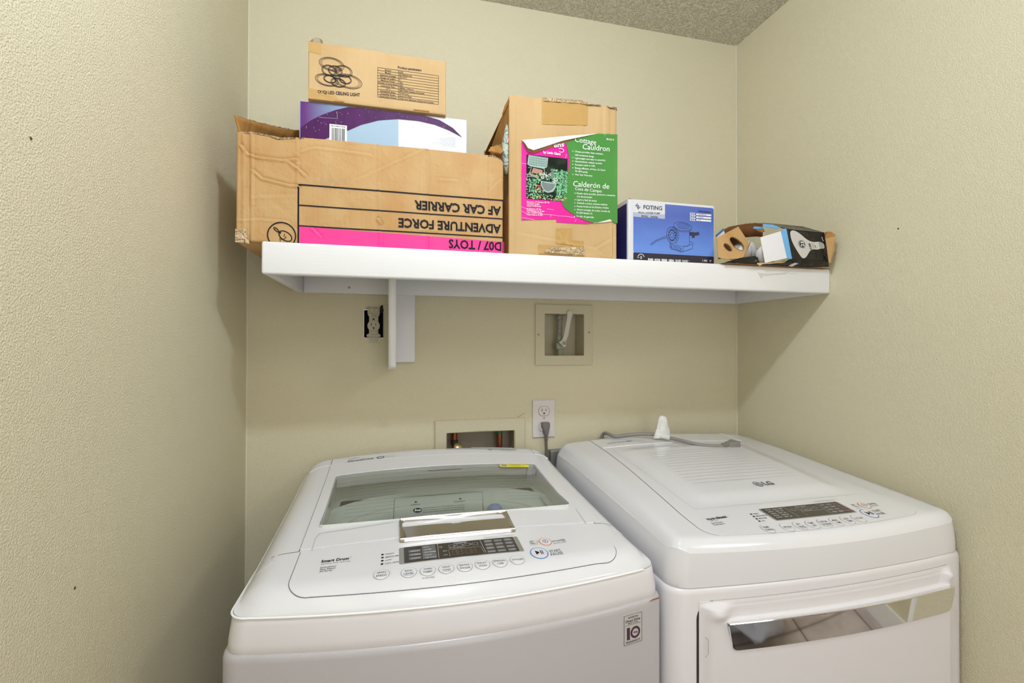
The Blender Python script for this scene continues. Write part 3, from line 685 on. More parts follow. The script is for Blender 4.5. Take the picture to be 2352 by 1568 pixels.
T(mb, WF, '1', (cx_-.0125, bz0+.0095), (cx_-.0065, bz0+.0095), .0170, .06, .0009); pline(mb, WF, ell((cx_+.0045, bz0+.018), .0080, .0080, 32), .0036, .0009, True)
T(mb, WF, 'YEAR', (cx_+.0000, bz0+.0167), (cx_+.0090, bz0+.0167), .0026, .03, .0012)
link('printed_lettering', mb, m_plum, st, fix=False)
link('rust_spot', slab(WF, [(.800, .9745), (.822, .9745), (.822, .9765), (.808, .9762)], thick=.0006, off=.0002, rings=1, n=10), mk('rust', (.30, .10, .03), .8), wash)

# ================= DRYER =================
def DT(x, y, off=0): return (x, y, d_top(x, min(y, YB)) + off)
do = lambda i, f_=None, r=.035: outline(DX, DH, d_front, i, r, YB, f_)
dry = thing('dryer', 'white clothes dryer with chrome door handle, the right machine', 'dryer', (DX, -.37, 0))
link('top_cover', cover(DT, do(.0115, .0052), rrect(DX-.15, DX+.15, -.5, -.3, .02), .0, rings=18), m_app, dry, True, 60)
link('top_cover_middle', MB().grid(lambda u, v: DT(DX-.152+.304*u, -.502+.204*v, .0), 10, 8), m_app, dry, True)
link('apron', loft([(do(.012), .985), (do(.0060, .003), .9895), (do(.0050, .0030), .995)] + [(do(.0050+.0065*t_**2.2, .0030+.0022*t_**2.0), (lambda tt: lambda p: .995+(d_top(p[0], min(p[1], YB))-.995)*tt)(t_)) for t_ in (.2, .4, .6, .75, .88, .96, 1.0)]), m_app, dry, True, 60)
# door recess in the cabinet front: the cabinet is a shell whose front carries the door
DXL, DXR, DZT = .8895, 1.4560, .9665
link('cabinet', loft([(do(.003), .03), (do(0), .04), (do(0), .9785), (do(.0012), .984), (do(.004), .988), (do(.008), .989), (do(.012), .987)], cap_bot=True), m_app2, dry, True, 60)
for fx in (DX-.28, DX+.28):
    for fy_ in (-.62, -.1): link('foot', MB().lathe([(.02, 0), (.022, .01), (.015, .032)], Matrix.Translation((fx, fy_, 0)), 16), m_black, dry, True)
def DF(x, z, off=0): return (x, d_front(x)-off, z)
# door surface: bulged slab with a long scoop along its top edge
HZ1, HZ0, HXL, HXR = .9350, .8870, .9330, 1.4500
def sm(a, b, t_): t_ = min(1, max(0, (t_-a)/(b-a))); return t_*t_*(3-2*t_)
def door_off(x, z):
    e = min(x-DXL, DXR+.012-x); q = .0105*sm(0, .022, e)*sm(0, .010, .9660-z)
    q = .0012 + q
    sc = sm(HXL-.018, HXL+.028, x)*(1-sm(HXR-.026, HXR+.014, x))
    # scoop between the top edge and the chrome bar
    g = sm(HZ1-.003, HZ1+.003, z)*(1-sm(.957, .9650, z))
    q -= .0*g
    q -= sc*g*.0088
    lug = math.exp(-((x-(HXL-.010))/.016)**2-((z-.948)/.010)**2)+math.exp(-((x-(HXR+.006))/.012)**2-((z-.952)/.009)**2)
    return q + .006*lug
xs_ = [DXL+(DXR+.010-DXL)*k/120 for k in range(121)]
zs_ = [.30+.56*k/10 for k in range(10)] + [.86+.107*k/60 for k in range(61)]
V = [DF(x, z, door_off(x, z)) for z in zs_ for x in xs_]; nx = len(xs_)
Fc = [(j*nx+i, j*nx+i+1, (j+1)*nx+i+1, (j+1)*nx+i) for j in range(len(zs_)-1) for i in range(nx-1)]
bl = MB().add(V, Fc)
bl.add([DF(x, zs_[-1], door_off(x, zs_[-1])) for x in xs_]+[DF(x, zs_[-1], -.004) for x in xs_], [(i, i+1, nx+i+1, nx+i) for i in range(nx-1)])
nz = len(zs_)
for xx in (xs_[0], xs_[-1]): bl.add([DF(xx, z, door_off(xx, z)) for z in zs_]+[DF(xx, z, -.004) for z in zs_], [(i, i+1, nz+i+1, nz+i) for i in range(nz-1)])
bl.add([DF(x, zs_[0], door_off(x, zs_[0])) for x in xs_]+[DF(x, zs_[0], -.004) for x in xs_], [(i, i+1, nx+i+1, nx+i) for i in range(nx-1)])
door = link('door', bl, m_app2, dry, True, 50)
mb = MB(); pline(mb, DF, [(DXL-.0022, .30), (DXL-.0022, .9370)] + [(DXL+.026-.0282*math.cos(a), .9370+.0290*math.sin(a)) for a in [PI/2*k/8 for k in range(1, 9)]], .0040, .0006)
link('joint', mb, mk('dark_gap', (.035, .022, .018), .8), dry, fix=False)
mb = MB(); pline(mb, DF, [(DXL+.026+k*.0135, .9672+.0022*k/40) for k in range(41)], .0008, .0006); link('joint', mb, m_ltgrey, dry, fix=False)
mb = MB(); pline(mb, DF, [(DXL+.003, .914), (DXL+.0085, .909), (DXL+.0085, .885), (DXL+.003, .880)], .0007, .0128); link('latch_mark', mb, m_grey_ink, door, fix=False)
# chrome bar, bowed, with rounded lower corners
def bar(u, v):
    x = HXL+(HXR-HXL)*u; z = HZ0+(HZ1-HZ0)*v
    xa = HXL+.010*(1-v)+.004*0; xb = HXR-.006*(1-v)
    x = xa+(xb-xa)*u
    return x, z
def bar_pt(u, v, off):
    x, z = bar(u, v)
    cor = .010
    for xe, sgn in ((HXL, 1), (HXR, -1)): pass
    return (x, d_front(x)-.0125-off-.0035*math.sin(PI*v)*0-.004*v, z)
ol = []
for k in range(7): a = PI+PI/2*k/6; ol.append((HXL+.020+.012*math.cos(a), HZ0+.012+.012*math.sin(a)))
for k in range(1, 24): ol.append((HXL+.020+(HXR-HXL-.036)*k/24, HZ0))
for k in range(7): a = 1.5*PI+PI/2*k/6; ol.append((HXR-.016+.012*math.cos(a), HZ0+.012+.012*math.sin(a)))
ol += [(HXR-.0005, HZ1), ] + [(HXR-(HXR-HXL)*k/24, HZ1) for k in range(1, 24)] + [(HXL+.0005, HZ1)]
def DBf(x, z, off=0): return (x, d_front(x)-.0100-off-.0045*(z-HZ0)/(HZ1-HZ0), z)
nb = 60; Vb = []; Fb = []
# build as grid between lower and upper edge to keep it smooth
def zlo(x):
    for xe, s in ((HXL+.008, 1), (HXR-.004, -1)):
        d = (x-xe)*s
        if d < 0: return HZ0+.012 + (-d)*4.2
        if d < .012: return HZ0+.012-math.sqrt(max(0, .012**2-(.012-d)**2))
    return HZ0
gx = sorted([HXL+.0005+(HXR-HXL-.001)*k/nb for k in range(nb+1)]+[HXL+.008+.0015*k for k in range(9)]+[HXR-.004-.0015*k for k in range(9)])
rows = 8
for j in range(rows+1):
    for x in gx:
        z0 = min(HZ1-.0005, zlo(x)); Vb.append(DBf(x, z0+(HZ1-z0)*j/rows, .004))
m_ = len(gx)
Fb = [(j*m_+i, j*m_+i+1, (j+1)*m_+i+1, (j+1)*m_+i) for j in range(rows) for i in range(m_-1)]
hb = MB().add(Vb, Fb)
hb.add([Vb[rows*m_+i] for i in range(m_)]+[(Vb[rows*m_+i][0], Vb[rows*m_+i][1]+.012, Vb[rows*m_+i][2]-.001) for i in range(m_)], [(i, i+1, m_+i+1, m_+i) for i in range(m_-1)])
hb.add([Vb[i] for i in range(m_)]+[(Vb[i][0], Vb[i][1]+.004, Vb[i][2]) for i in range(m_)], [(i, i+1, m_+i+1, m_+i) for i in range(m_-1)])
link('door_handle', hb, m_chrome, door, True, 40)
mb = MB(); mb.tube([DBf(x, HZ1, .004) for x in gx], .0013, 6); link('handle_rim', mb, m_chrome, door, True)
# joints on the top
dpan = panel(DX, .2525, lambda x: d_front(x)+.0275, -.5700, .035)
link('control_panel', slab(DT, dpan, thick=.001, off=.0010, rings=8), m_app, dry, True, 30)
seam(dpan[1:9], .0016, parent=dry, F=DT); seam(dpan[8:], .0007, parent=dry, F=DT, mat=m_ltgrey); seam([dpan[1], (DX-.228, -.5745), (DX, -.5735), (DX+.228, -.5745), dpan[0]], .0008, parent=dry, F=DT, mat=m_ltgrey)
seam([(DX-.2525, -.57), (DX-.235, -.30), (DX-.2305, -.16), (DX-.228, YB)], .0012, parent=dry, F=DT); seam([(DX+.2525, -.57), (DX+.240, -.30), (DX+.2305, -.16), (DX+.228, YB)], .0007, parent=dry, F=DT, mat=m_ltgrey)
def dome(x, y, off=0):      # slightly raised middle field of the lid
    a = sm(0, .05, min(x-(DX-.205), DX+.205-x))*sm(0, .045, min(y+.548, -.178-y)); return DT(x, y, .0052*a+off)
link('raised_field', MB().grid(lambda u, v: dome(DX-.212+.424*u, -.556+.386*v, .0004), 48, 44), m_app, dry, True)
mb = MB()
for k in range(13):
    t_ = k/12; a = (1.006-.0*t_, -.248-.206*t_); b = (1.375, a[1])
    line(mb, dome, (1.008, a[1]), (1.382, a[1]), .0007, .0007, 12)
link('ribs', mb, mk('rib_shadow_line', (.27, .27, .30), .4), dry, fix=False)
link('rear_ridge', MB().tube([DT(DX-.228+.456*k/30, -.158, .0006) for k in range(31)], .0014, 8), m_app, dry, True)
link('rear_ridge', MB().tube([DT(DX+.2305-.0025*k/12, -.158+.12*k/12, .0006) for k in range(13)], .0014, 8), m_app, dry, True)
def DP(x, y, off=0): return DT(x, y, .0010+off)
DA, DB, DC, DD = (1.0968, -0.5831), (1.2983, -0.578), (1.2888, -0.6259), (1.0958, -0.6295)
dx0, dx1, dy0, dy1 = (DA[0]+DD[0])/2, (DB[0]+DC[0])/2, (DD[1]+DC[1])/2, (DA[1]+DB[1])/2
bez = link('display_bezel', slab(DP, rrect(dx0, dx1, dy0, dy1, .003, 3), thick=.0006, off=.0008, rings=3, bev=.0004, n=60), m_bezel, dry, True, 30)
link('display', slab(DP, rrect(dx0+.004, dx1-.004, dy0+.002, dy1-.0015, .0015, 2), thick=.0005, off=.0013, rings=3, bev=.0002, n=60), m_display, bez, True, 30)
HS = 1.0
wi, gi, pk = disp(DP, dx0+.004, dx1-.004, dy0+.002, dy1-.0015, 'dry')
link('printed_lettering', wi, m_dwhite, bez, fix=False); link('indicator_cells', gi, m_dgrey, bez, fix=False); link('printed_lettering', pk, mk('pink_ink', (.60, .10, .28), .4), bez, fix=False)
HS = .85
db = [((1.056, -0.6505), ['TEMP.', 'CONTROL']), ((1.0981, -0.6519), ['OPTION', '*CHILD LOCK']), ((1.1281, -0.6514), ['DRY', 'LEVEL', '*DAMP DRY']), ((1.1565, -0.6522), ['TIME', 'DRY']), ((1.1854, -0.6516), ['CUSTOM', 'PROGRAM', '*PUSH HOLD']), ((1.2142, -0.6514), ['MORE', 'TIME']), ((1.2419, -0.6503), ['LESS', 'TIME']), ((1.2707, -0.6487), ['CYCLES'])]
for c, l in db: button(DP, c, .0116, .0142, l, dry)
pc, sc_ = (1.3379, -0.6055), (1.3125, -0.6368)
o = button(DP, pc, .0096, .0125, [], dry, ringm=m_orange, wd=.0016)
mb = MB(); ring(mb, DP, pc, .0045, .0055, .0007, .0014, n=24); line(mb, DP, (pc[0], pc[1]-.003), (pc[0], pc[1]+.003), .0009, .0016); link('power_symbol', mb, m_ink, o, fix=False)
o = button(DP, sc_, .0130, .0165, [], dry, ringm=m_blue, wd=.0018)
mb = MB(); fan(mb, DP, [(sc_[0]-.006, sc_[1]-.0065), (sc_[0]-.006, sc_[1]+.0065), (sc_[0]+.001, sc_[1])], .0015)
for q in (.003, .006): line(mb, DP, (sc_[0]+q, sc_[1]-.006), (sc_[0]+q, sc_[1]+.006), .0014, .0015)
link('play_pause_symbol', mb, m_ink, o, fix=False)
pr = MB(); lg = MB()
T(pr, DP, 'HydroShield', (0.964, -0.6034), (1.0094, -0.5997), .0085, .03, .0004); T(lg, DP, 'Technology', (0.9631, -0.6084), (0.983, -0.6074), .0030, 0, .0004); T(lg, DP, 'TM', (1.0129, -0.5959), (1.0159, -0.5959), .003, 0, .0004)
T(lg, DP, 'Easy Reach', (0.9626, -0.6167), (0.9872, -0.6157), .0050, .01, .0004); T(lg, DP, 'Dual Sensor', (0.9615, -0.6232), (0.9882, -0.6217), .0050, .01, .0004)
for i, s in enumerate(('HIGH', 'MEDIUM HIGH', 'MEDIUM', 'LOW')):
    px = ((1.0666, -0.5961), (1.0652, -0.605), (1.0639, -0.614), (1.0622, -0.623))[i]; fan(pr, DP, ell(px, .0021, .0026, 14), .0005)
    T(lg, DP, s, (px[0]+.0048, px[1]-.002), (px[0]+.0048+.0030*len(s), px[1]-.002), .0050, .01, .0004)
T(lg, DP, 'POWER', (1.3473, -0.6073), (1.3717, -0.6059), .0078, .01, .0004); T(lg, DP, 'AUTO OFF', (1.3451, -0.6137), (1.3687, -0.6133), .0050, 0, .0004)
T(lg, DP, 'START', (1.3303, -0.6338), (1.3505, -0.6331), .0085, .01, .0004); T(lg, DP, 'PAUSE', (1.3255, -0.6448), (1.3471, -0.6445), .0085, .01, .0004)
T(lg, DP, 'Press & Hold 3sec. for Extra Functions', (1.2439, -0.5737), (1.2983, -0.5741), .0038, 0, .0004)
sd = (1.3172, -0.6016)
for k in range(3): pline(lg, DP, ell((sd[0]-.001, sd[1]), .0018+.0016*k, .0022+.0018*k, 16, 0, .5, 5.6), .0006, .0004)
pline(lg, DP, [(sd[0]+.006, sd[1]-.004), (sd[0]+.009, sd[1]-.003), (sd[0]+.010, sd[1]+.004), (sd[0]+.007, sd[1]+.004)], .0008, .0004)
T(lg, DP, 'SMART', (1.3124, -0.6095), (1.3227, -0.6095), .0028, 0, .0004); T(lg, DP, 'DIAGNOSIS', (1.3077, -0.6144), (1.3235, -0.6145), .0028, 0, .0004)
link('printed_lettering', pr, m_ink, dry, fix=False); link('printed_lettering', lg, m_grey_ink, dry, fix=False)
HS = 1.0
lc = (1.1815, -0.4843); lgo = MB()
fan(lgo, dome, ell(lc, .0100, .0125, 32), .0012)
T(lgo, dome, 'LG', (lc[0]+.0135, lc[1]-.0085), (lc[0]+.0385, lc[1]-.0085), .0165, .04, .0014)
link('round_logo', lgo, m_grey_ink, dry, fix=False)
mb = MB(); pline(mb, dome, ell(lc, .0078, .0098, 28, 0, .1, 5.1), .0013, .0016); pline(mb, dome, [(lc[0]-.0002, lc[1]+.0065), (lc[0]-.0002, lc[1]-.0045), (lc[0]+.0045, lc[1]-.0045)], .0014, .0016); pline(mb, dome, [(lc[0]+.0035, lc[1]+.0005), (lc[0]+.0088, lc[1]+.0005)], .0013, .0016); fan(mb, dome, ell((lc[0]-.0042, lc[1]+.004), .0013, .0016, 10), .0016)
link('round_logo', mb, m_white_ink, dry, fix=False)
rp = MB(); T(rp, DT, 'Sensor Dry', (.985, -.125), (1.036, -.123), .0085, .01, .0012, sp=1.1); ring(rp, DT, (1.049, -.119), .0055, .004, .002, .0012, n=20); ring(rp, DT, (1.058, -.119), .0045, .0035, .0015, .0012, n=20)
link('printed_lettering', rp, m_grey_ink, dry, fix=False)

HS = 1.0
# ================= BOXES ON THE SHELF =================
def seg_d(px, pz, a, b):
    dx, dz = b[0]-a[0], b[1]-a[1]; L2 = dx*dx+dz*dz; t_ = max(0, min(1, ((px-a[0])*dx+(pz-a[1])*dz)/L2)); qx, qz = a[0]+dx*t_, a[1]+dz*t_
    return math.hypot(px-qx, pz-qz), (px-a[0])*dz-(pz-a[1])*dx, t_
def crease_fn(creases, warp=.0012, sc=9, seed=0):
    def fn(x, z):
        h = warp*noise.noise((x*sc+seed, z*sc, seed*3.1)) + .0003*noise.noise((x*60, z*60, seed))
        for pts, amp, wd in creases:
            best = 9
            for a, b in zip(pts, pts[1:]):
                if abs(x-(a[0]+b[0])/2) > abs(a[0]-b[0])/2+.02 or abs(z-(a[1]+b[1])/2) > abs(a[1]-b[1])/2+.02: continue
                d, sgn, t_ = seg_d(x, z, a, b); s = d*(1 if sgn > 0 else -1)
                if d < abs(best): best = s
            if abs(best) < .02: h += amp*math.exp(-(best/wd)**2) - amp*.8*math.exp(-((best+wd*1.4)/wd)**2)
        return h
    return fn
def carton(parent, name, x0, x1, y0, y1, z0, z1, mat, disp=None, top=None, r=.003, nu=60, nv=30, left=True, topface=True, back=True, inner=None, right=True):
    """shell with a displaced front; front edge rounded into the sides"""
    disp = disp or (lambda x, z: 0)
    top = top or (lambda x: z1)
    mb = MB()
    us = [x0, x0+.0008, x0+.002, x0+.004]+[x0+.004+(x1-x0-.008)*k/nu for k in range(1, nu)]+[x1-.004, x1-.002, x1-.0008, x1]
    def rr_(d): return r*(1-math.sqrt(max(0, 1-(1-min(1, d/r))**2))) if d < r else 0
    vs = [0, .004, .012]+[.012+.976*k/nv for k in range(1, nv)]+[.988, .996, 1]
    V = []
    for v in vs:
        for x in us:
            z = z0+(top(x)-z0)*v; e = min(x-x0, x1-x); ez = z-z0
            V.append((x, y0 - disp(x, z)*min(1, e/.006) + rr_(e) + rr_(ez) + (rr_(z1-z) if topface else 0), z))
    n = len(us); m = len(vs)
    F_ = [(j*n+i, j*n+i+1, (j+1)*n+i+1, (j+1)*n+i) for j in range(m-1) for i in range(n-1)]
    mb.add(V, F_)
    if left: mb.add([V[j*n] for j in range(m)]+[(x0, y1, V[j*n][2]) for j in range(m)], [(j, j+1, m+j+1, m+j) for j in range(m-1)])
    if right: mb.add([V[j*n+n-1] for j in range(m)]+[(x1, y1, V[j*n+n-1][2]) for j in range(m)], [(j, j+1, m+j+1, m+j) for j in range(m-1)])
    if topface: mb.add([V[(m-1)*n+i] for i in range(n)]+[(us[i], y1, V[(m-1)*n+i][2]) for i in range(n)], [(i, i+1, n+i+1, n+i) for i in range(n-1)])
    mb.add([V[i] for i in range(n)]+[(us[i], y1, z0) for i in range(n)], [(i, i+1, n+i+1, n+i) for i in range(n-1)])
    if back: mb.add([(x0, y1, z0), (x1, y1, z0), (x1, y1, top(x1)), (x0, y1, top(x0))], [(0, 1, 2, 3)])
    o = link(name, mb, mat, parent, True, 40, fix=topface and left)
    sd_ = o.modifiers.new('thickness', 'SOLIDIFY'); sd_.thickness = .003 if not (topface and left) else .0005; sd_.offset = -1 if (topface and left) else 0
    if topface and left: o.modifiers.remove(sd_)
    return o
ZS = 1.6142
def torn_strip(parent, pts, wdt, mat=m_cardedge, seed=1, depth=(0, .004, 0)):
    random.seed(seed); mb = MB(); P = []
    for a, b in zip(pts, pts[1:]):
        k = max(2, int((Vector(b)-Vector(a)).length/.003))
        P += [Vector(a).lerp(Vector(b), j/k) for j in range(k)]
    P.append(Vector(pts[-1])); V = []
    for p in P:
        j = random.uniform(-1, 1)
        V += [p+Vector((0, -.0012+random.uniform(-.0008, .0004), -wdt*.45)), p+Vector((0, -.001, wdt*(.35+.3*j))), p+Vector((0, .0024, wdt*(.2+.4*j)))]
    mb.add(V, [(3*i+q, 3*i+q+1, 3*i+q+4, 3*i+q+3) for i in range(len(P)-1) for q in (0, 1)])
    return link('torn_edge', mb, mat, parent, fix=False)
# ---- big cardboard carton ----
Y1 = -.345
b1 = thing('cardboard_box', 'large worn open cardboard box with pink band and upside-down lettering, leftmost on the shelf', 'box', (.35, -.19, ZS))
cr = [([(0.0814, 1.8041), (0.0925, 1.7886), (0.1108, 1.7842), (0.1592, 1.7818), (0.1838, 1.7868)], .0028, 0.0028),
      ([(0.1045, 1.7555), (0.119, 1.7418), (0.1472, 1.7363), (0.1717, 1.7312), (0.1866, 1.7315)], .0026, 0.0028),
      ([(0.1707, 1.7793), (0.1881, 1.7666), (0.2014, 1.7543)], .0022, 0.0028),
      ([(0.1921, 1.8029), (0.2188, 1.8137), (0.2553, 1.8129), (0.3295, 1.8101)], .0012, 0.0030),
      ([(0.0867, 1.8274), (0.0879, 1.609)], .0020, 0.0028), ([(0.0962, 1.8328), (0.0982, 1.6095)], -.0016, 0.0030), ([(0.1017, 1.8334), (0.1033, 1.6887)], .0012, 0.0028),
      ([(0.1861, 1.84), (0.1874, 1.7307)], .0011, 0.0028), ([(0.3472, 1.8418), (0.3499, 1.6043)], .0012, 0.0028), ([(0.45, 1.843), (0.4526, 1.5998)], .0014, 0.0028), ([(0.5819, 1.8439), (0.5843, 1.6059)], .0012, 0.0030),
      ([(0.0759, 1.6545), (0.1194, 1.659), (0.168, 1.656)], .0010, 0.0030), ([(0.0993, 1.7015), (0.1842, 1.7107)], .0006, 0.0040),
      ([(0.3032, 1.754), (0.3744, 1.7949), (0.4529, 1.8386)], .0009, 0.0030), ([(0.4767, 1.7708), (0.5151, 1.7712)], .0010, 0.0028), ([(0.589, 1.7538), (0.6142, 1.7806)], .0010, 0.0030),
      ([(0.2136, 1.6472), (0.2306, 1.6301)], .0012, 0.0028), ([(0.346, 1.6739), (0.3514, 1.6668)], .003, 0.0028)]
d1 = crease_fn(cr, .0022, 7, 1)
T1 = [(.0745, 1.8290), (.082, 1.8335), (.10, 1.8340), (.14, 1.8315), (.155, 1.8290), (.165, 1.8275), (.18, 1.8315), (.20, 1.8335), (.25, 1.8345), (.42, 1.8355), (.54, 1.8355), (.59, 1.8350), (.605, 1.8320), (.6195, 1.8230), (.7, 1.82)]
def t1(x): return lerp_tab(T1, x) + .0006*noise.noise((x*160, 0, 3))
c1 = carton(b1, 'box_body', .0745, .6195, Y1, -.03, ZS, 1.835, m_card, d1, t1, .004, 300, 130, topface=False)
def B1(x, z, o=0): return (x, Y1 - d1(x, z)*min(1, (x-.0745)/.006, (.6195-x)/.006) - .0018 - o, z)
link('inner_flap', MB().box(.20, .605, -.33, -.04, 1.8305, 1.8330), m_carddk, b1)
torn_strip(b1, [(.083, Y1-.001, 1.8325), (.105, Y1-.001, 1.8330), (.135, Y1-.001, 1.8305), (.150, Y1-.001, 1.826), (.158, Y1-.001, 1.8275), (.20, Y1, 1.8330)], .0035, seed=3)
torn_strip(b1, [(.585, Y1-.001, 1.8350), (.600, Y1-.001, 1.8335), (.612, Y1, 1.829), (.618, Y1, 1.8235)], .004, seed=4)
# raised left flap, inner side towards the camera
fa, fb = Vector((.0765, Y1+.004, 1.829)), Vector((.092, -.06, 1.832))
ta, tb = Vector((0.0713, -0.352, 1.8608)), Vector((0.1748, -0.1, 1.9469))
fmid = Vector((0.1161, -0.22, 1.9033))
def flap(u, v):
    lo = fa.lerp(fb, u); hi = (ta*(1-u)*(1-u) + (fmid*2-ta*.5-tb*.5)*2*u*(1-u) + tb*u*u)
    p = lo.lerp(hi, v); return p + Vector((0, 0, .0012*noise.noise((u*14, v*3, 2))*v))
fo = link('raised_flap', MB().grid(flap, 30, 6), m_carddk, b1, True); fo.modifiers.new('t', 'SOLIDIFY').thickness = .003
torn_strip(fo, [tuple(flap(k/24, 1)) for k in range(25)], .0045, seed=9)
r0 = [(0.5859, -0.345, 1.8453), (0.5929, -0.335, 1.8579), (0.6294, -0.3, 1.8831), (0.6289, -0.325, 1.8585), (0.6141, -0.345, 1.8421)]
fr = link('torn_flap', MB().sheet(r0, .003), m_carddk, b1); torn_strip(fr, [r0[0], r0[1], r0[2]], .006, seed=12)
pk_ = MB(); quad(pk_, B1, (0.1919, 1.6503), (0.6215, 1.6413), ((0.6215, 1.6413)[0], ZS+.0005), ((0.1919, 1.6503)[0], ZS+.0005), .0004, 150, 16)
link('pink_band', pk_, mk('pink_print', (.88, .035, .28), .55), b1, fix=False)
pr = MB()
xa, xb = (0.1892, 1.695)[0], (0.6204, 1.6968)[0]
za, zb_, zc_, zd_ = (0.1924, 1.7356)[1], (0.1926, 1.6934)[1], (0.1928, 1.6513)[1], ZS
zr = [(0.6193, 1.7384)[1], (0.6194, 1.6977)[1], (0.6195, 1.6571)[1]]
def ln(p, q, wd, n=180): line(pr, B1, p, q, wd, .0006, n)
ln((xa, za), (xb, za), .0030); ln((xa, zb_), (xb, zb_), .0026); ln((xa, zc_), (xb, zc_), .0026); ln((xa, zd_), (xa, za), .0032, 40); ln((xb-.001, zd_), (xb-.001, za), .0020, 40)
hh1, hh2 = za-zb_, zb_-zc_
def TU(s, xr, xl, zt, h): T(pr, B1, s, (xr, zt), (xl, zt), h, .028, .0010, step=.0030)
TU('AF CAR CARRIER', (0.6143, 1.7261)[0], (0.4219, 1.7262)[0], za-hh1*.36, .0185)
TU('ADVENTURE FORCE', (0.6144, 1.6865)[0], (0.3884, 1.6842)[0], zb_-hh2*.33, .0185)
TU('D07 / TOYS', (0.6154, 1.6489)[0], (0.4962, 1.6451)[0], zc_-.0115, .0185)
rc = (0.1579, 1.6296); pline(pr, B1, ell(rc, .0262, .0262, 48, 0, 0, 2*PI), .0024, .0006, True)
pline(pr, B1, ell((rc[0]+.007, rc[1]-.001), .0135, .0085, 30, -.6), .0020, .0006, True); pline(pr, B1, ell((rc[0]-.010, rc[1]+.011), .006, .0022, 20, -.75), .0018, .0006, True)
pline(pr, B1, [(rc[0]-.006, rc[1]+.007), (rc[0]-.001, rc[1]+.0045)], .003, .0006); pline(pr, B1, [(rc[0]+.006, rc[1]+.003), (rc[0]+.004, rc[1]-.001), (rc[0]+.009, rc[1]-.003), (rc[0]+.002, rc[1]-.009), (rc[0]-.004, rc[1]-.006), (rc[0]-.002, rc[1]-.012)], .0014, .0006)
link('printed_lettering', pr, m_ink, b1, fix=False)
mb = MB(); random.seed(5)
for k in range(12):
    x = .232+k*.0045; z = .0; p0 = (x, 1.752+random.uniform(-.006, .006)); line(mb, B1, p0, (x+random.uniform(-.002, .002), p0[1]-random.uniform(.006, .022)), .0007, .0005, 4)
link('faint_stamp', mb, mk('faint_ink', (.33, .27, .20), .8), b1, fix=False)
# crumpled clear tape on the lower left corner
mb = MB(); random.seed(11)
mb.grid(lambda u, v: (.0735+.026*u*(1-.3*v), Y1-.0045-.0016*random.random(), 1.609+.026*v+.003*random.random()), 12, 10); link('clear_tape', mb, m_clear, b1, True, 20, fix=False)
mb = MB(); mb.grid(lambda u, v: B1(*((lambda a, b: (a[0]+(b[0]-a[0])*u, a[1]+(b[1]-a[1])*u))((0.4328, 1.6663), (0.4723, 1.6649)) if True else 0), .0005) if False else B1((0.4328, 1.6663)[0]+.040*u, (0.4328, 1.6558)[1]+.0125*v, .0004), 12, 4); link('tape_patch', mb, m_tape, b1, fix=False)

def grad_mat(name, c0, c1, z0_, z1_, ax='Z', ro=.3):
    m = mk(name, c0, ro); nt = m.node_tree; b = nt.nodes['Principled BSDF']
    tc = nt.nodes.new('ShaderNodeTexCoord'); sx = nt.nodes.new('ShaderNodeSeparateXYZ'); r = nt.nodes.new('ShaderNodeMapRange'); mx = nt.nodes.new('ShaderNodeMix'); mx.data_type = 'RGBA'
    r.inputs['From Min'].default_value = z0_; r.inputs['From Max'].default_value = z1_
    mx.inputs['A'].default_value = (*c0, 1); mx.inputs['B'].default_value = (*c1, 1)
    nt.links.new(tc.outputs['Object'], sx.inputs[0]); nt.links.new(sx.outputs[ax], r.inputs['Value']); nt.links.new(r.outputs[0], mx.inputs['Factor']); nt.links.new(mx.outputs['Result'], b.inputs['Base Color']); return m
# ---- purple and white box ----
Y2 = -.302
b2 = thing('purple_box', 'flat purple, white and light blue printed box between two cardboard boxes', 'box', (.36, -.17, 1.8332))
X20, X21, Z21 = .1825, .5440, 1.9315
d2 = crease_fn([], .0006, 8, 2)
m_pw = mk('white_coated_card', (.66, .67, .71), .5)
carton(b2, 'box_body', X20, X21, Y2, -.045, 1.8334, Z21, m_pw, d2, None, .003, 60, 14)
def B2(x, z, o=0): return (x, Y2 - d2(x, z) - o, z)
m_pur = mk('purple_print', (.052, .002, .066), .5, spec=.25, var=((60, 60, 3), (.075, .004, .09), .4, .7)); m_pur2 = mk('violet_print', (.13, .015, .30), .5, spec=.3, var=((60, 60, 3), (.17, .02, .36), .4, .7)); m_lb = mk('light_blue_print', (.24, .38, .58), .5, spec=.3); m_lb2 = mk('pale_blue_print', (.34, .47, .60), .5, spec=.3)
def strip(name, top, bot, mat, off, n=40, parent=b2, F=B2):
    mb = MB(); x0_, x1_ = top[0][0], top[-1][0]
    def fn(u, v):
        x = x0_+(x1_-x0_)*u; a = lerp_tab(top, x); b = lerp_tab(bot, x); b = min(a, b); return F(x, b+(a-b)*v, off)
    mb.grid(fn, n, 2); return link(name, mb, mat, parent, fix=False)
q = lambda pts: pts
ZT2 = Z21-.0022
upper = [(0.1841, 1.8715), (0.2058, 1.8908), (0.2277, 1.9048), (0.2543, 1.9184), (0.2812, 1.9284), (0.3012, 1.9347)]
arc_hi = upper + [(0.327, 1.934), (0.3975, 1.9368), (0.4458, 1.9328), (0.4803, 1.9228), (0.5103, 1.9082), (0.5315, 1.8893)]
arc_lo = [(0.1843, 1.8238), (0.2545, 1.8642), (0.2815, 1.8767), (0.3087, 1.8922), (0.3457, 1.9062), (0.3881, 1.9141), (0.4313, 1.9152), (0.4704, 1.9107), (0.5003, 1.902), (0.5315, 1.889)]
clampz = lambda pts: [(x, min(ZT2, z)) for x, z in pts]
full_top = [(arc_hi[0][0], ZT2), (arc_hi[-1][0], ZT2)]
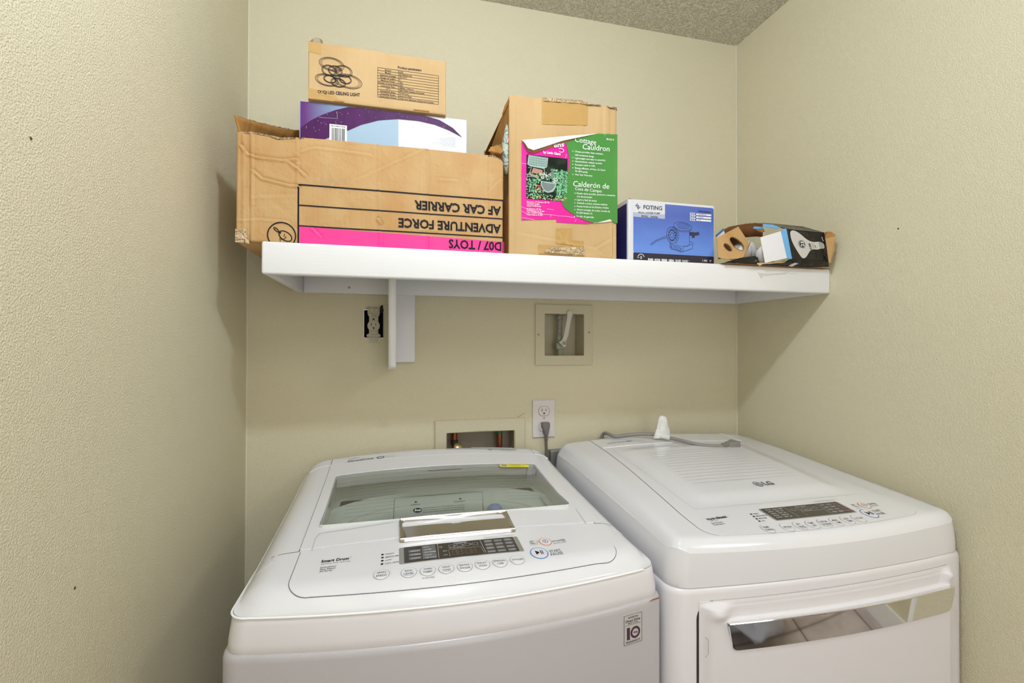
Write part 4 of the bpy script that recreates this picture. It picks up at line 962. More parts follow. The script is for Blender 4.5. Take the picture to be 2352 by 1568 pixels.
m_vg = grad_mat('violet_to_blue_print', (.10, .006, .16), (.24, .42, .60), X20-.36+.01, X20-.36+.105, 'X', .5)
strip('violet_print', [(X20+.0015, ZT2), ((0.3049, 1.9323)[0], ZT2)], [(X20+.0015, arc_hi[0][1]-.004)]+clampz(upper), m_vg, .0007)
strip('purple_arc', clampz(arc_hi), arc_lo, m_pur, .0010, 80)
strip('blue_field', [(x, z) for x, z in arc_lo if x < (0.3929, 1.8891)[0]], [(X20, 1.834), (.6, 1.834)], m_lb2, .0006)
strip('white_seam_print', [(X20, ZT2), (X20+.0015, ZT2)], [(X20, 1.835), (X20+.0015, 1.835)], m_lb, .0010, 2)
bc_ = link('barcode_label', MB().grid(lambda u, v: B2(*[((0.2428, 1.8866)[0]+((0.2787, 1.8888)[0]-(0.2428, 1.8866)[0])*u), 1.838+((0.2607, 1.8868)[1]-1.838)*v], .0013), 6, 3), m_white_ink, b2, fix=False)
mb = MB(); random.seed(3); x = (0.2473, 1.8824)[0]; zt = (0.2607, 1.8791)[1]
xe = (0.2751, 1.8855)[0]
while x < xe:
    wv = random.choice((.0004, .0007, .0011)); line(mb, B2, (x, 1.840), (x, zt), wv, .0017); x += wv+random.choice((.0006, .0009, .0013))
T(mb, B2, 'MADE IN P00001216528', ((0.2751, 1.8855)[0], zt+.0052), ((0.2464, 1.8823)[0], zt+.0052), .0024, .02, .0017)
link('barcode', mb, m_ink, bc_, fix=False)['kind'] = 'stuff'
mb = MB()
for k in range(7):
    a = (0.5164, 1.8856); z = a[1]-.0032*k; T(mb, B2, ('packaging notes', 'for pool cover use', 'www.pool-cover.com', 'keep in a dry place', 'do not stack above', 'warranty registration', 'made in China')[k], (a[0], z), (a[0]-(.022+.012*(k % 3)+.01*(k > 2)), z), .0016, 0, .0010)
link('printed_lettering', mb, m_ltgrey, b2, fix=False)
mb = MB()
pts = [(0.2224, 1.8985), (0.2588, 1.8999), (0.2579, 1.916)]
for a, b in zip(pts, pts[1:]):
    for k in range(9): u = k/9; line(mb, B2, (a[0]+(b[0]-a[0])*u, a[1]+(b[1]-a[1])*u), (a[0]+(b[0]-a[0])*(u+.06), a[1]+(b[1]-a[1])*(u+.06)), .0006, .0015)
random.seed(8)
for k in range(40):
    x = random.uniform(.19, .53); z = lerp_tab(arc_hi, x)-random.uniform(.001, .03); 
    if z < lerp_tab(arc_lo, x)+.002: continue
    line(mb, B2, (x, z), (x+random.uniform(-.0006, .0006), z-random.uniform(.0005, .0025)), .0005, .0015)
link('scuffs', mb, m_white_ink, b2, fix=False)['kind'] = 'stuff'

# ---- cardboard box of the ceiling light ----
Y3 = -.312
b3 = thing('ceiling_light_box', 'brown cardboard box with a printed ring lamp drawing and table, topmost on the shelf', 'box', (.35, -.18, Z21))
X30, X31, Z31 = .2005, .4935, 2.0550
d3 = crease_fn([([(0.3307, 2.0507), (0.3328, 1.9933)], .0005, .003)], .0010, 6, 4)
t3 = lambda x: Z31+.0012*math.sin((x-X30)*18)
carton(b3, 'box_body', X30, X31, Y3, -.06, Z21+.0002, Z31, m_card2, d3, t3, .0025, 60, 20)
def B3(x, z, o=0): return (x, Y3 - d3(x, z) - o, z)
pr = MB()
for cx, cy, a, b, ro in ((762,148,26,16,.10), (753,163,23,13,.12), (790,163,25,14,.12), (768,162,15,12,.1), (752,184,26,13,.12), (800,186,32,16,.15), (758,180,14,9,.1), (794,182,15,10,.1), (777,189,17,11,.1)):
    pass
def px3(x, y): # approximate local scale on this face: 1 px
    return x
for c, a, b in (((0.2479, 2.0118), .0255, .0145), ((0.2427, 1.9978), .0150, .0120), ((0.272, 2.0001), .0180, .0130), ((0.2551, 1.9986), .0145, .0115), ((0.2384, 1.9765), .0235, .0130), ((0.2819, 1.9796), .0285, .0155), ((0.2445, 1.9792), .0130, .0085), ((0.2756, 1.9826), .0130, .0095), ((0.2614, 1.974), .0155, .0100)):
    for k_ in (1.0, .90, .80): pline(pr, B3, ell(c, a*k_, b*(k_*1.0-.02), 36, -.10), .0009 if k_ > .95 else .0006, .0005, True)
c = (0.2568, 1.9979); pline(pr, B3, ell((c[0], c[1]+.002), .008, .0045, 20), .0008, .0005, True)
T(pr, B3, 'OUQI LED CEILING LIGHT', (0.2201, 1.9459), (0.3064, 1.95), .0066, .028, .0005)
T(pr, B3, 'Product parameters', (0.3867, 2.0227), (0.4382, 2.0236), .0056, .02, .0005)
ta0, ta1, tb1, tb0 = (0.3428, 2.0178), (0.4762, 2.0201), (0.4768, 1.9556), (0.344, 1.9515)
A = (ta0[0]+tb0[0])/2; B_ = (ta1[0]+tb1[0])/2; Zt = (ta0[1]+ta1[1])/2; Zb = (tb0[1]+tb1[1])/2; M_ = (0.3877, 1.9814)[0]
rows_ = [('Brand:', 'OUQI', .10), ('Model:', 'ZS1406DX-9(6)', .33), ('Support Voltage:', '100~277V', .20), ('Rings of Light:', '9', .03), ('Maximum Power:', '120w', .10), ('Number of Lamp Beads:', '1200', .10), ('Luminous Flux:', '10800lm ( 90lm/w )', .38), ('CCT:', '2800-7000k (Stepless Dimmable)', .65), ('Installed Size:', '73*70*13cm', .25), ('Suitable Area:', 'about 30~500sf', .32), ('Applicable Scene:', 'Living room, Bedroom, Dining room, Kitchen.', .90)]
n = len(rows_)
for k in range(n+1): z = Zt+(Zb-Zt)*k/n; line(pr, B3, (A, z), (B_, z), .0007, .0005, 8)
for x in (A, M_, B_): line(pr, B3, (x, Zb), (x, Zt), .0007, .0005, 4)
for k, (s0, s1, wf) in enumerate(rows_):
    z = Zt+(Zb-Zt)*(k+.80)/n; w0 = min(.042, .0022*len(s0)); c = (A+M_)/2
    T(pr, B3, s0, (c-w0/2, z), (c+w0/2, z), .0032, .012, .0005); T(pr, B3, s1, (M_+.0015, z), (M_+.0015+(B_-M_-.003)*wf, z), .0032, .012, .0005)
link('printed_lettering', pr, m_ink, b3, fix=False)
mb = MB()
for a, b in ((.228, .262), (.420, .450)): mb.box(a, b, Y3-.0006, Y3+.004, Z21+.0008, Z21+.0030)
mb = MB(); mb.box((0.266, 1.9273)[0]-.012, (0.266, 1.9273)[0]+.008, Y3-.0007, Y3-.0002, Z21+.0012, Z21+.0032); link('tuck_slot', mb, m_carddk, b3)
mb = MB(); mb.box((0.4211, 1.9349)[0], (0.4559, 1.9352)[0], Y3-.0009, Y3-.0002, Z21+.0026, Z21+.0046); link('tuck_slot', mb, m_carddk, b3)
link('tape_strip', MB().grid(lambda u, v: B3(X30+.0005+(.064-.012*v)*u, Z21+.001+.022*v-.004*u*v, .0004+.0003*noise.noise((u*9, v*7, 1))), 14, 8), m_tape, b3, True, fix=False)
link('tape_strip', MB().grid(lambda u, v: B3(X30+.0005+.026*u, Z31-.0225-.003*u+.022*v, .0004), 8, 6), m_tape, b3, True, fix=False)
mb = MB(); mb.grid(lambda u, v: (X30+.001+.027*u, Y3+.004+.02*v, Z31+.0005+.013*math.sin(u*2.6)*(1-v)+.001*noise.noise((u*9, v*9, 4))), 10, 6); link('loose_clear_tape', mb, mk('loose_tape', (.75, .72, .62), .1, trans=.8), b3, True, fix=False)

# ---- tall box with the pink and green label ----
Y4 = -.3445
X40, X41, Z41 = .6345, .9010, 1.9765
b4 = thing('tall_cardboard_box', 'tall cardboard box with a torn pink and green label and brown tape', 'box', (.765, -.19, ZS))
cr4 = [([(0.8716, 1.9131), (0.8716, 1.9867)], .0014, .004), ([(0.8853, 1.9146), (0.8853, 1.9884)], -.0010, .004), ([(0.6467, 1.9587), (0.6452, 1.6238)], .0010, .003),
       ([(0.8491, 1.6371), (0.9025, 1.6682)], .0014, .003), ([(0.6554, 1.6613), (0.8435, 1.6368), (0.866, 1.6191)], .0012, .003), ([(0.8887, 1.6938), (0.8887, 1.6202)], .0022, .0018), ([(0.8133, 2.0055), (0.8111, 1.9065)], .0008, .004)]
d4 = crease_fn(cr4, .0018, 6, 6)
T4 = [(X40, 1.9765), (.645, 1.9795), (.70, 1.9800), (.76, 1.9810), (.79, 1.9815), (.82, 1.9800), (.86, 1.9820), (.893, 1.9825), (X41, 1.977)]
t4 = lambda x: lerp_tab(T4, x)+.0005*noise.noise((x*120, 1, 1))
c4 = carton(b4, 'box_body', X40, X41, Y4, -.03, ZS, 1.981, m_card2, d4, t4, .004, 90, 110, left=False, topface=False)
link('box_top', MB().box(X40+.002, X41-.002, Y4+.004, -.03, 1.969, 1.972), m_carddk, b4)
link('side_wall', MB().sheet([(X40+.002, Y4+.005, ZS+.001), (X40+.002, Y4+.005, 1.760), (X40+.002, -.2, 1.72), (X40+.002, -.03, 1.74), (X40+.002, -.03, ZS+.001)], .003), m_carddk, b4)
def B4(x, z, o=0): return (x, Y4 - d4(x, z)*min(1, (x-X40)/.006, (X41-x)/.006) - .0016 - o, z)
sf_ = [(0.636, -0.342, 1.9726), (0.6299, -0.32, 1.9585), (0.6296, -0.275, 1.9453), (0.6208, -0.24, 1.9177), (0.6171, -0.22, 1.9003), (0.6189, -0.2, 1.8781), (0.6375, -0.25, 1.8633), (0.6338, -0.33, 1.9036), (0.6351, -0.342, 1.9084)]
sfo = link('side_flap', MB().sheet(sf_, .003), m_carddk, b4)
ff = [(0.6334, -0.344, 1.9713), (0.6275, -0.33, 1.9604), (0.6236, -0.32, 1.9455), (0.6262, -0.318, 1.9437), (0.6306, -0.33, 1.9537), (0.6345, -0.344, 1.9614)]
link('torn_flap', MB().sheet(ff, .003), m_carddk, b4)
torn_strip(b4, [(0.771, -0.346, 1.9807), (0.8001, -0.347, 1.9807), (0.8251, -0.348, 1.9792), (0.8592, -0.347, 1.9819)], .003, seed=21)
torn_strip(b4, [(0.8761, -0.347, 1.9808), (0.8909, -0.347, 1.9795), (0.9001, -0.347, 1.9806), (0.9012, -0.347, 1.9723)], .0035, seed=22)
bg = thing('plastic_bag_packing', 'pale green plastic packing peeking out of the tall box side', 'packing', (.63, -.28, 1.80))
m_bag = mk('pale_green_plastic', (.46, .54, .48), .2, coat=.4, bumps=((70, .004, 3, .4, .6),))
gp = [(0.6295, -0.335, 1.917), (0.6267, -0.325, 1.905), (0.6218, -0.315, 1.8782), (0.6225, -0.312, 1.8487), (0.624, -0.315, 1.8222), (0.6291, -0.32, 1.8025), (0.634, -0.33, 1.8045), (0.6379, -0.335, 1.8263), (0.6394, -0.337, 1.8709), (0.6383, -0.337, 1.906)]
mb = MB(); cc = sum((Vector(p) for p in gp), Vector())/len(gp)
mb.add([cc+Vector((-.006, -.006, 0))]+[cc.lerp(Vector(p), .6)+Vector((-.004, -.004, 0)) for p in gp]+[Vector(p) for p in gp], [(0, 1+i, 1+(i+1) % 10) for i in range(10)]+[(1+i, 11+i, 11+(i+1) % 10, 1+(i+1) % 10) for i in range(10)])
ob = link('plastic_sheet', mb, m_bag, bg, True, 80); ob.modifiers.new('t', 'SOLIDIFY').thickness = .002
link('red_mark', MB().prism([Vector((0.6313, -0.345, 1.8777)), Vector((0.6332, -0.3455, 1.8837)), Vector((0.6343, -0.3455, 1.8768)), Vector((0.6323, -0.345, 1.8699))], (0, .0006, 0)), mk('red_print', (.7, .08, .04), .4), bg)
# tape on the tall box
def tape(parent, F, a, b, c, d, off, nu=16, nv=10, amp=.0007, mat=m_tape, name='tape_strip', seed=0):
    mb = MB()
    def fn(u, v):
        x = (a[0]*(1-u)+b[0]*u)*(1-v)+(d[0]*(1-u)+c[0]*u)*v; z = (a[1]*(1-u)+b[1]*u)*(1-v)+(d[1]*(1-u)+c[1]*u)*v
        return F(x, z, off+amp*(.5+noise.noise((u*7+seed, v*6, seed))))
    mb.grid(fn, nu, nv); return link(name, mb, mat, parent, True, fix=False)
tape(b4, B4, (0.7115, 1.919), (0.8255, 1.93), (0.8266, 1.9853), (0.7114, 1.981), .0005, 20, 12, seed=1)
tape(b4, B4, (0.7459, 1.6441), (0.7871, 1.6422), (0.7871, 1.6823), (0.7459, 1.6808), .0005, seed=2)
tape(b4, B4, (0.7871, 1.6381), (0.8157, 1.6375), (0.8157, 1.654), (0.7871, 1.6545), .0007, seed=3)
tape(b4, B4, (0.7034, 1.6186), (0.8157, 1.6168), (0.8157, 1.6406), (0.7034, 1.6398), .0008, 26, 8, .0015, seed=4)
tape(b4, B4, (0.7161, 1.6212), (0.8168, 1.6199), (0.8157, 1.6395), (0.7267, 1.6329), .0022, 16, 5, .0035, m_clear, 'clear_tape', 5)
tape(b4, B4, (0.7146, 1.9733), (0.8133, 1.9795), (0.8133, 1.9878), (0.7146, 1.9824), .0014, 16, 3, .002, m_clear, 'clear_tape', 6)
# label
lo_ = [(0.6626, 1.6937), (0.7469, 1.7013), (0.747, 1.6941), (0.8212, 1.6947), (0.8491, 1.6996), (0.883, 1.7102), (0.8921, 1.7024), (0.9019, 1.7014), (0.9019, 1.9164), (0.8513, 1.913), (0.8045, 1.8975), (0.75, 1.8743), (0.6916, 1.851), (0.6759, 1.8525), (0.6623, 1.8762)]
from mathutils.geometry import tessellate_polygon
def fillp(F, pts, off, mat, parent, name, step=.006):
    """fill an outline with a surface-following sheet"""
    bm = bmesh.new(); vs = [bm.verts.new((p[0], p[1], 0)) for p in pts]; f = bm.faces.new(vs)
    x0_, x1_ = min(p[0] for p in pts), max(p[0] for p in pts); z0_, z1_ = min(p[1] for p in pts), max(p[1] for p in pts)
    for ax, lo, hi in ((0, x0_, x1_), (1, z0_, z1_)):
        k = lo+step
        while k < hi:
            co = (k, 0, 0) if ax == 0 else (0, k, 0); no = (1, 0, 0) if ax == 0 else (0, 1, 0)
            bmesh.ops.bisect_plane(bm, geom=list(bm.verts)+list(bm.edges)+list(bm.faces), plane_co=co, plane_no=no); k += step
    for v in bm.verts: v.co = F(v.co.x, v.co.y, off)
    return link(name, MB().bm(bm), mat, parent, fix=False)
m_mag = mk('magenta_print', (.72, .004, .30), .32); m_grn = mk('green_print', (.035, .19, .022), .45, var=((6, 6, 3), (.06, .26, .04), .4, .7))
lab = fillp(B4, lo_, .0012, m_mag, b4, 'paper_label')
gr_ = [(0.8491, 1.6996), (0.883, 1.7102), (0.8921, 1.7024), (0.9019, 1.7014), (0.9019, 1.9164), (0.8513, 1.913), (0.8045, 1.8975), (0.7695, 1.8824), (0.7738, 1.8664), (0.7782, 1.8494), (0.7782, 1.8308), (0.775, 1.8131), (0.7739, 1.779), (0.7685, 1.7529), (0.7588, 1.744), (0.7663, 1.7292), (0.7827, 1.718), (0.8046, 1.7071), (0.8212, 1.702), (0.8345, 1.6987)]
fillp(B4, gr_, .0024, m_grn, lab, 'green_field')
# folded-over top edge of the label (white back)
fw_ = mk('white_paper_back', (.72, .71, .68), .7)
A_ = [Vector((*(0.6623, 1.8762), 0)), Vector((*(0.7105, 1.8854), 0)), Vector((*(0.7716, 1.8981), 0)), Vector((*(0.8513, 1.913), 0))]
Bv = [Vector((*(0.6748, 1.8544), 0)), Vector((*(0.6884, 1.8522), 0)), Vector((*(0.7608, 1.8836), 0)), Vector((*(0.8513, 1.913), 0))]
def foldp(u, v):
    s = u*3; i = min(2, int(s)); f_ = s-i; a = A_[i].lerp(A_[i+1], f_); b = Bv[i].lerp(Bv[i+1], f_); p = a.lerp(b, v)
    return B4(p.x, p.y, .0018+.010*math.sin(PI*min(1, v*.55+.05))*(1-u)**.7+.0025*(v > .9)*(1-u))
fo = link('folded_corner', MB().grid(foldp, 30, 8), fw_, lab, True, fix=False); fo.modifiers.new('t', 'SOLIDIFY').thickness = .0004
fillp(B4, [(0.8379, 1.6974), (0.8547, 1.7031), (0.8887, 1.7116), (0.8933, 1.7067), (0.8717, 1.7021)], .0022, fw_, lab, 'curled_edge')
# picture on the label: garden photo print
P0, P1 = (0.6738, 1.8432), (0.7739, 1.7482)
px0, px1, pz0, pz1 = P0[0], P1[0], (0.7181, 1.744)[1], (0.7233, 1.845)[1]
pic = link('garden_picture', MB().grid(lambda u, v: B4(px0+(px1-px0)*u, pz0+(pz1-pz0)*v, .0020), 14, 14), mk('dark_photo_ground', (.006, .009, .006), .7, spec=.2, var=(60, (.015, .03, .015), .45, .6)), lab, fix=False)
PU = lambda u, v: (px0+(px1-px0)*u, pz0+(pz1-pz0)*v)
random.seed(31)
lay = {'light': MB(), 'mid': MB(), 'dark': MB(), 'white': MB(), 'red': MB(), 'orange': MB(), 'grey': MB(), 'seat': MB()}
for k in range(950):
    u = random.random()**.85; v = random.random()*.60
    if random.random() < .4: u = random.uniform(.62, 1); v = random.uniform(.2, .72)
    if .34 < u < .74 and .12 < v < .46 and random.random() < .85: continue
    if v < .08: key = random.choice(('orange', 'orange', 'mid', 'light'))
    else: key = random.choice(('light', 'mid', 'mid', 'dark'))
    a = random.uniform(0, PI); sz = random.uniform(.0014, .0032); fan(lay[key], B4, ell(PU(min(.985, max(.015, u)), max(.02, v)), sz, sz*.5, 7, a), .0022+.0001*(k % 5))
for k in range(60):
    u = random.gauss(.44, .07) if k < 38 else random.gauss(.70, .05); v = random.gauss(.56 if k < 38 else .47, .035); fan(lay['white'], B4, ell(PU(min(.95, max(.05, u)), v), .0011, .0010, 7), .0030)
for k in range(26): fan(lay['red'], B4, ell(PU(random.gauss(.27, .05), random.gauss(.24, .06)), .0012, .0011, 7), .0030)
# bench
fan(lay['grey'], B4, [PU(.02, .78), PU(.05, .99), PU(.52, .97), PU(.50, .76), PU(.42, .71), PU(.08, .74)], .0022)
for k in range(11): line(lay['dark'], B4, PU(.08+.040*k, .76), PU(.09+.038*k, .97), .0006, .0026)
for k in range(4): line(lay['dark'], B4, PU(.06, .79+.05*k), PU(.50, .77+.05*k), .0005, .0026)
quad(lay['seat'], B4, PU(.12, .60), PU(.40, .56), PU(.38, .68), PU(.16, .71), .0024); quad(lay['seat'], B4, PU(.06, .54), PU(.30, .48), PU(.30, .52), PU(.08, .59), .0024)
for pts in ([(.04, .70), (.12, .72), (.08, .60), (.02, .52)], [(.02, .50), (.18, .52), (.30, .46)], [(.42, .72), (.44, .60), (.40, .52)], [(.08, .46), (.12, .30), (.06, .20)]): pline(lay['grey'], B4, [PU(*p) for p in pts], .0014, .0026)
# cauldron fountain
fan(lay['seat'] if False else lay['grey'], B4, [PU(.34, .43), PU(.72, .41), PU(.71, .30), PU(.64, .20), PU(.52, .165), PU(.42, .20), PU(.36, .30)], .0026)
cau = MB(); fan(cau, B4, [PU(.37, .40), PU(.69, .38), PU(.67, .30), PU(.60, .23), PU(.50, .20), PU(.42, .24), PU(.38, .32)], .0029); quad(cau, B4, PU(.58, .50), PU(.66, .50), PU(.65, .66), PU(.59, .66), .0028); fan(cau, B4, ell(PU(.62, .70), .0042, .0030, 14), .0028)
link('picture_metal', cau, mk('photo_verdigris', (.16, .20, .19), .4), pic, fix=False)['kind'] = 'stuff'
for key, col in (('light', (.30, .66, .34)), ('mid', (.10, .36, .16)), ('dark', (.03, .10, .06)), ('white', (.78, .70, .70)), ('red', (.72, .10, .10)), ('orange', (.62, .25, .10)), ('grey', (.34, .46, .43)), ('seat', (.42, .22, .15))):
    link('picture_print', lay[key], mk('photo_'+key, col, .4), pic, fix=False)['kind'] = 'stuff'
wt = MB()
def TL(s, a, b, h, bold=.0, **k): T(wt, B4, s, a, b, h, bold, .0032, **k)
TL('Cottage', (0.7913, 1.8868), (0.8457, 1.8852), .0115, .004, shear=.12)
TL('Cauldron', (0.8111, 1.8713), (0.8807, 1.873), .0125, .004, shear=.12)
TL('FP-CC-V', (0.8733, 1.8996), (0.8933, 1.9002), .0040, .03)
for s, a, b in (('Unique portable, fade resistant,', (0.7924, 1.8621), (0.8648, 1.8631)), ('self-contained design', (0.7924, 1.8539), (0.8412, 1.8545)), ('Lightweight and easy to assemble', (0.7924, 1.8461), (0.8705, 1.8484)), ('Hand-finished, realistic accents', (0.7924, 1.8384), (0.8615, 1.8402)), ('Fountain made in USA', (0.7924, 1.8306), (0.844, 1.8323)), ('Energy efficient, oil-free, UL listed', (0.7924, 1.8229), (0.8694, 1.8247)), ('70 GPH pump', (0.7924, 1.8151), (0.8245, 1.8159)), ('One Year Warranty', (0.7925, 1.8074), (0.8367, 1.8082)),
                ('Diseño único portátil, autónomo, resistente', (0.7969, 1.7634), (0.8956, 1.7658)), ('a la decoloración', (0.7969, 1.7562), (0.8356, 1.7565)), ('Ligero y fácil de armar', (0.7969, 1.7484), (0.848, 1.7491)), ('Acabado a mano, acentos realistas', (0.7969, 1.7407), (0.8751, 1.7422)), ('Fuente hecha en los Estados Unidos', (0.7969, 1.7329), (0.8785, 1.7346)), ('Ahorra energía, sin aceite, bomba de', (0.7969, 1.7252), (0.8819, 1.7264)), ('70 GPH listado UL', (0.7958, 1.7174), (0.8368, 1.7181)), ('Un año de garantía', (0.7958, 1.7096), (0.8401, 1.7095))):
    TL(s, a, b, .0040, .012)
for q in ((0.7869, 1.8636), (0.787, 1.8482), (0.787, 1.8404), (0.787, 1.8327), (0.787, 1.8244), (0.787, 1.809), (0.7925, 1.7651), (0.7925, 1.7496), (0.7919, 1.7424), (0.792, 1.7341), (0.792, 1.7264), (0.7914, 1.7104)): fan(wt, B4, ell(q, .0012, .0012, 8), .0032)
TL('Calderón de', (0.787, 1.7812), (0.8796, 1.7825), .0125, .004, shear=.12)
TL('Casa de Campo', (0.7925, 1.7728), (0.8603, 1.772), .0068, .003, shear=.12)
TL('by Little Giant', (0.7137, 1.8512), (0.7565, 1.8509), .0056, .03)
TL('ens', (0.7393, 1.867), (0.7651, 1.8728), .0100, .02, shear=.2)
pline(wt, B4, ell(((0.7576, 1.8627)), .0065, .0045, 20, 0, -2.5, 2.6), .0014, .0032)
for s, a, b in (('Dimensions: 14" Diameter x 24" Tall', (0.675, 1.7347), (0.7287, 1.7367)), ('Color/finish: Verdigris', (0.675, 1.7302), (0.7054, 1.7314)), ('Includes 70 GPH pump', (0.675, 1.7257), (0.7086, 1.7266)), ('14" Diámetro x 24" Alto', (0.675, 1.7187), (0.7096, 1.7196)), ('36 cm Diámetro x 61 cm Alto', (0.675, 1.7146), (0.717, 1.7155)), ('Color / Acabado: Verdigris', (0.675, 1.7101), (0.7118, 1.7111)), ('Incluye bomba de 70 GPH', (0.675, 1.7056), (0.7128, 1.7061))): TL(s, a, b, .0034, .012)
link('printed_lettering', wt, m_white_ink, lab, fix=False)
mb = MB(); random.seed(6)
for a, b in (((0.6625, 1.7238), (0.7075, 1.7108)), ((0.7075, 1.7108), (0.7936, 1.7085)), ((0.6626, 1.7148), (0.6813, 1.705)), ((0.7234, 1.7241), (0.7416, 1.7223)), ((0.6624, 1.823), (0.6738, 1.8231)), ((0.7341, 1.7116), (0.732, 1.7044)), ((0.7717, 1.8559), (0.7684, 1.8443)), ((0.7958, 1.7035), (0.7925, 1.6971)), ((0.6626, 1.6997), (0.6949, 1.6958))):
    P = [(a[0]+(b[0]-a[0])*k/8, a[1]+(b[1]-a[1])*k/8+random.uniform(-.0007, .0007)) for k in range(9)]; pline(mb, B4, P, .0005, .0021)
link('scuffs', mb, m_white_ink, lab, fix=False)['kind'] = 'stuff'

# ---- blue and white pump box ----
Y5 = -.3445
X50, X51, Z51 = .9325, 1.1750, 1.7650
b5 = thing('pump_box', 'blue and white printed box with a pool pump drawing on the shelf', 'box', (1.054, -.20, ZS))
d5 = crease_fn([([(1.1312, 1.7254), (1.1223, 1.6421)], .0004, .004)], .0008, 7, 9)
carton(b5, 'box_body', X50, X51, Y5, -.08, ZS, Z51, m_pw, d5, None, .0035, 50, 30)
def B5(x, z, o=0): return (x, Y5 - d5(x, z) - o, z)
m_bl = grad_mat('blue_print', (.12, .25, .70), (.035, .09, .42), .03, .115)
gx0, gx1 = (0.9459, 1.6867)[0], (1.1719, 1.7002)[0]
gz1, gz0 = (1.0359, 1.7582)[1], (1.0358, 1.6341)[1]
sp = fillp(B5, rrect(gx0, gx1, gz0, gz1, .005, 4), .0004, m_bl, b5, 'blue_field', .02)
lx = (1.0323, 1.746)[0]; lz0 = (0.9878, 1.7214)[1]; lz1 = (0.9878, 1.7321)[1]
fillp(B5, rrect(gx0-.0012, lx, lz1, gz1+.004, .001, 2), .0006, m_pw, sp, 'white_logo_field', .03)
fillp(B5, rrect(gx0, lx, lz0, lz1, .0012, 2), .0007, mk('grey_blue_print', (.38, .42, .58), .3), sp, 'model_strip', .03)
kb = fillp(B5, [(gx0, ZS+.0008), (gx1, ZS+.0008), (gx1, gz0), (gx0, gz0)], .0004, mk('dark_band_print', (.02, .015, .03), .3), b5, 'dark_band', .02)
pr = MB()
T(pr, B5, 'FOTING', (0.973, 1.7418), (1.0244, 1.7422), .0096, .02, .0009)
T(pr, B5, 'POOL COVER PUMP', (0.9594, 1.7302), (1.019, 1.7321), .0040, .02, .0009)
T(pr, B5, 'MODEL:   Q400206', (0.9677, 1.7222), (1.0117, 1.7219), .0042, .015, .0011)
T(pr, B5, 'PERFORMANCE', (1.1275, 1.7456), (1.1636, 1.7453), .0034, .02, .0009)
lc = (0.9577, 1.7471); s_ = .0075
pline(pr, B5, [(lc[0]-s_, lc[1]), (lc[0], lc[1]+s_)], .0012, .0009); pline(pr, B5, [(lc[0]+s_, lc[1]), (lc[0], lc[1]-s_)], .0012, .0009)
fan(pr, B5, [(lc[0]-.0045, lc[1]+.001), (lc[0]-.0015, lc[1]+.004), (lc[0]-.0005, lc[1]-.002)], .0009); fan(pr, B5, [(lc[0]-.001, lc[1]+.005), (lc[0]+.0045, lc[1]+.0005), (lc[0]+.001, lc[1]-.001)], .0009); fan(pr, B5, [(lc[0]-.0035, lc[1]-.002), (lc[0]+.0005, lc[1]-.0055), (lc[0]+.0045, lc[1]-.001), (lc[0]+.001, lc[1]-.002)], .0009)
wt = MB()
for k, s in enumerate(('1250 GPH(max.)', '25 Ft(max.)', '1/3 HP')):
    a = ((1.1199, 1.739), (1.1199, 1.7318), (1.1199, 1.7247))[k]; xe = (1.1643, 1.7387)[0]
    quad(wt, B5, (a[0]+.001, a[1]-.0022), (xe, a[1]-.0022), (xe, a[1]+.0022), (a[0]+.001, a[1]+.0022), .0009)
    for j in range(3): x = a[0]-.0165+.0055*j; pline(wt, B5, [(x+.004, a[1]+.0028), (x+.0006, a[1]+.0022), (x, a[1]), (x+.0006, a[1]-.0022), (x+.004, a[1]-.0028)], .0016, .0009)
    T(pr, B5, s, (a[0]+.006, a[1]-.0013), (a[0]+(.031, .022, .014)[k], a[1]-.0013), .0026, .01, .0013)
# drawing of the pump
c = (1.0818, 1.7058); pline(pr, B5, ell(c, .0255, .0105, 36, -.08), .0007, .0009, True); pline(pr, B5, ell((c[0], c[1]-.003), .0255, .0105, 30, -.08, PI, 2*PI), .0006, .0009); pline(pr, B5, ell((c[0]+.001, c[1]+.001), .0165, .0065, 26, -.08), .0006, .0009, True)
for k in range(5): line(pr, B5, (c[0]-.010+.005*k, c[1]+.005), (c[0]-.009+.005*k, c[1]-.004), .0006, .0010)
xl_, xr_ = (1.0639, 1.6937)[0], (1.1011, 1.696)[0]; zt_, zb2 = (1.0812, 1.6981)[1], (1.0812, 1.6597)[1]
line(pr, B5, (xl_, zt_), (xl_, zb2+.01), .0007, .0009); line(pr, B5, (xr_, zt_), (xr_, zb2), .0007, .0009); pline(pr, B5, ell(((xl_+xr_)/2, zb2+.002), (xr_-xl_)/2, .006, 20, 0, PI, 2*PI), .0006, .0009)
w_c = (1.0517, 1.6821); pline(pr, B5, ell(w_c, .0148, .0205, 36, .12), .0009, .0009, True); pline(pr, B5, ell(w_c, .0045, .0065, 20), .0009, .0009, True); pline(pr, B5, ell((w_c[0]+.004, w_c[1]), .0148, .0205, 26, .12, -1.5, 1.6), .0007, .0009)
for k in range(12):
    a = k*PI/6; p = (w_c[0]+.0095*math.cos(a), w_c[1]+.0135*math.sin(a)); quad(pr, B5, (p[0]-.0018, p[1]-.0024), (p[0]+.0018, p[1]-.0020), (p[0]+.0018, p[1]+.0024), (p[0]-.0018, p[1]+.0020), .0010)
pline(pr, B5, [(0.9913, 1.655), (1.0057, 1.6665), (1.0262, 1.6752), (1.0371, 1.6791)], .0008, .0009); pline(pr, B5, [(0.9937, 1.6541), (1.0081, 1.6645), (1.0274, 1.6721), (1.0371, 1.6748)], .0008, .0009)
for a, b, wd in (((1.1011, 1.6883), (1.1073, 1.6886), .009), ((1.1073, 1.6853), (1.1148, 1.6869), .015), ((1.1148, 1.688), (1.1223, 1.6895), .0085), ((1.1223, 1.6895), (1.1286, 1.691), .0085)): pline(pr, B5, [a, b], wd, .0009)
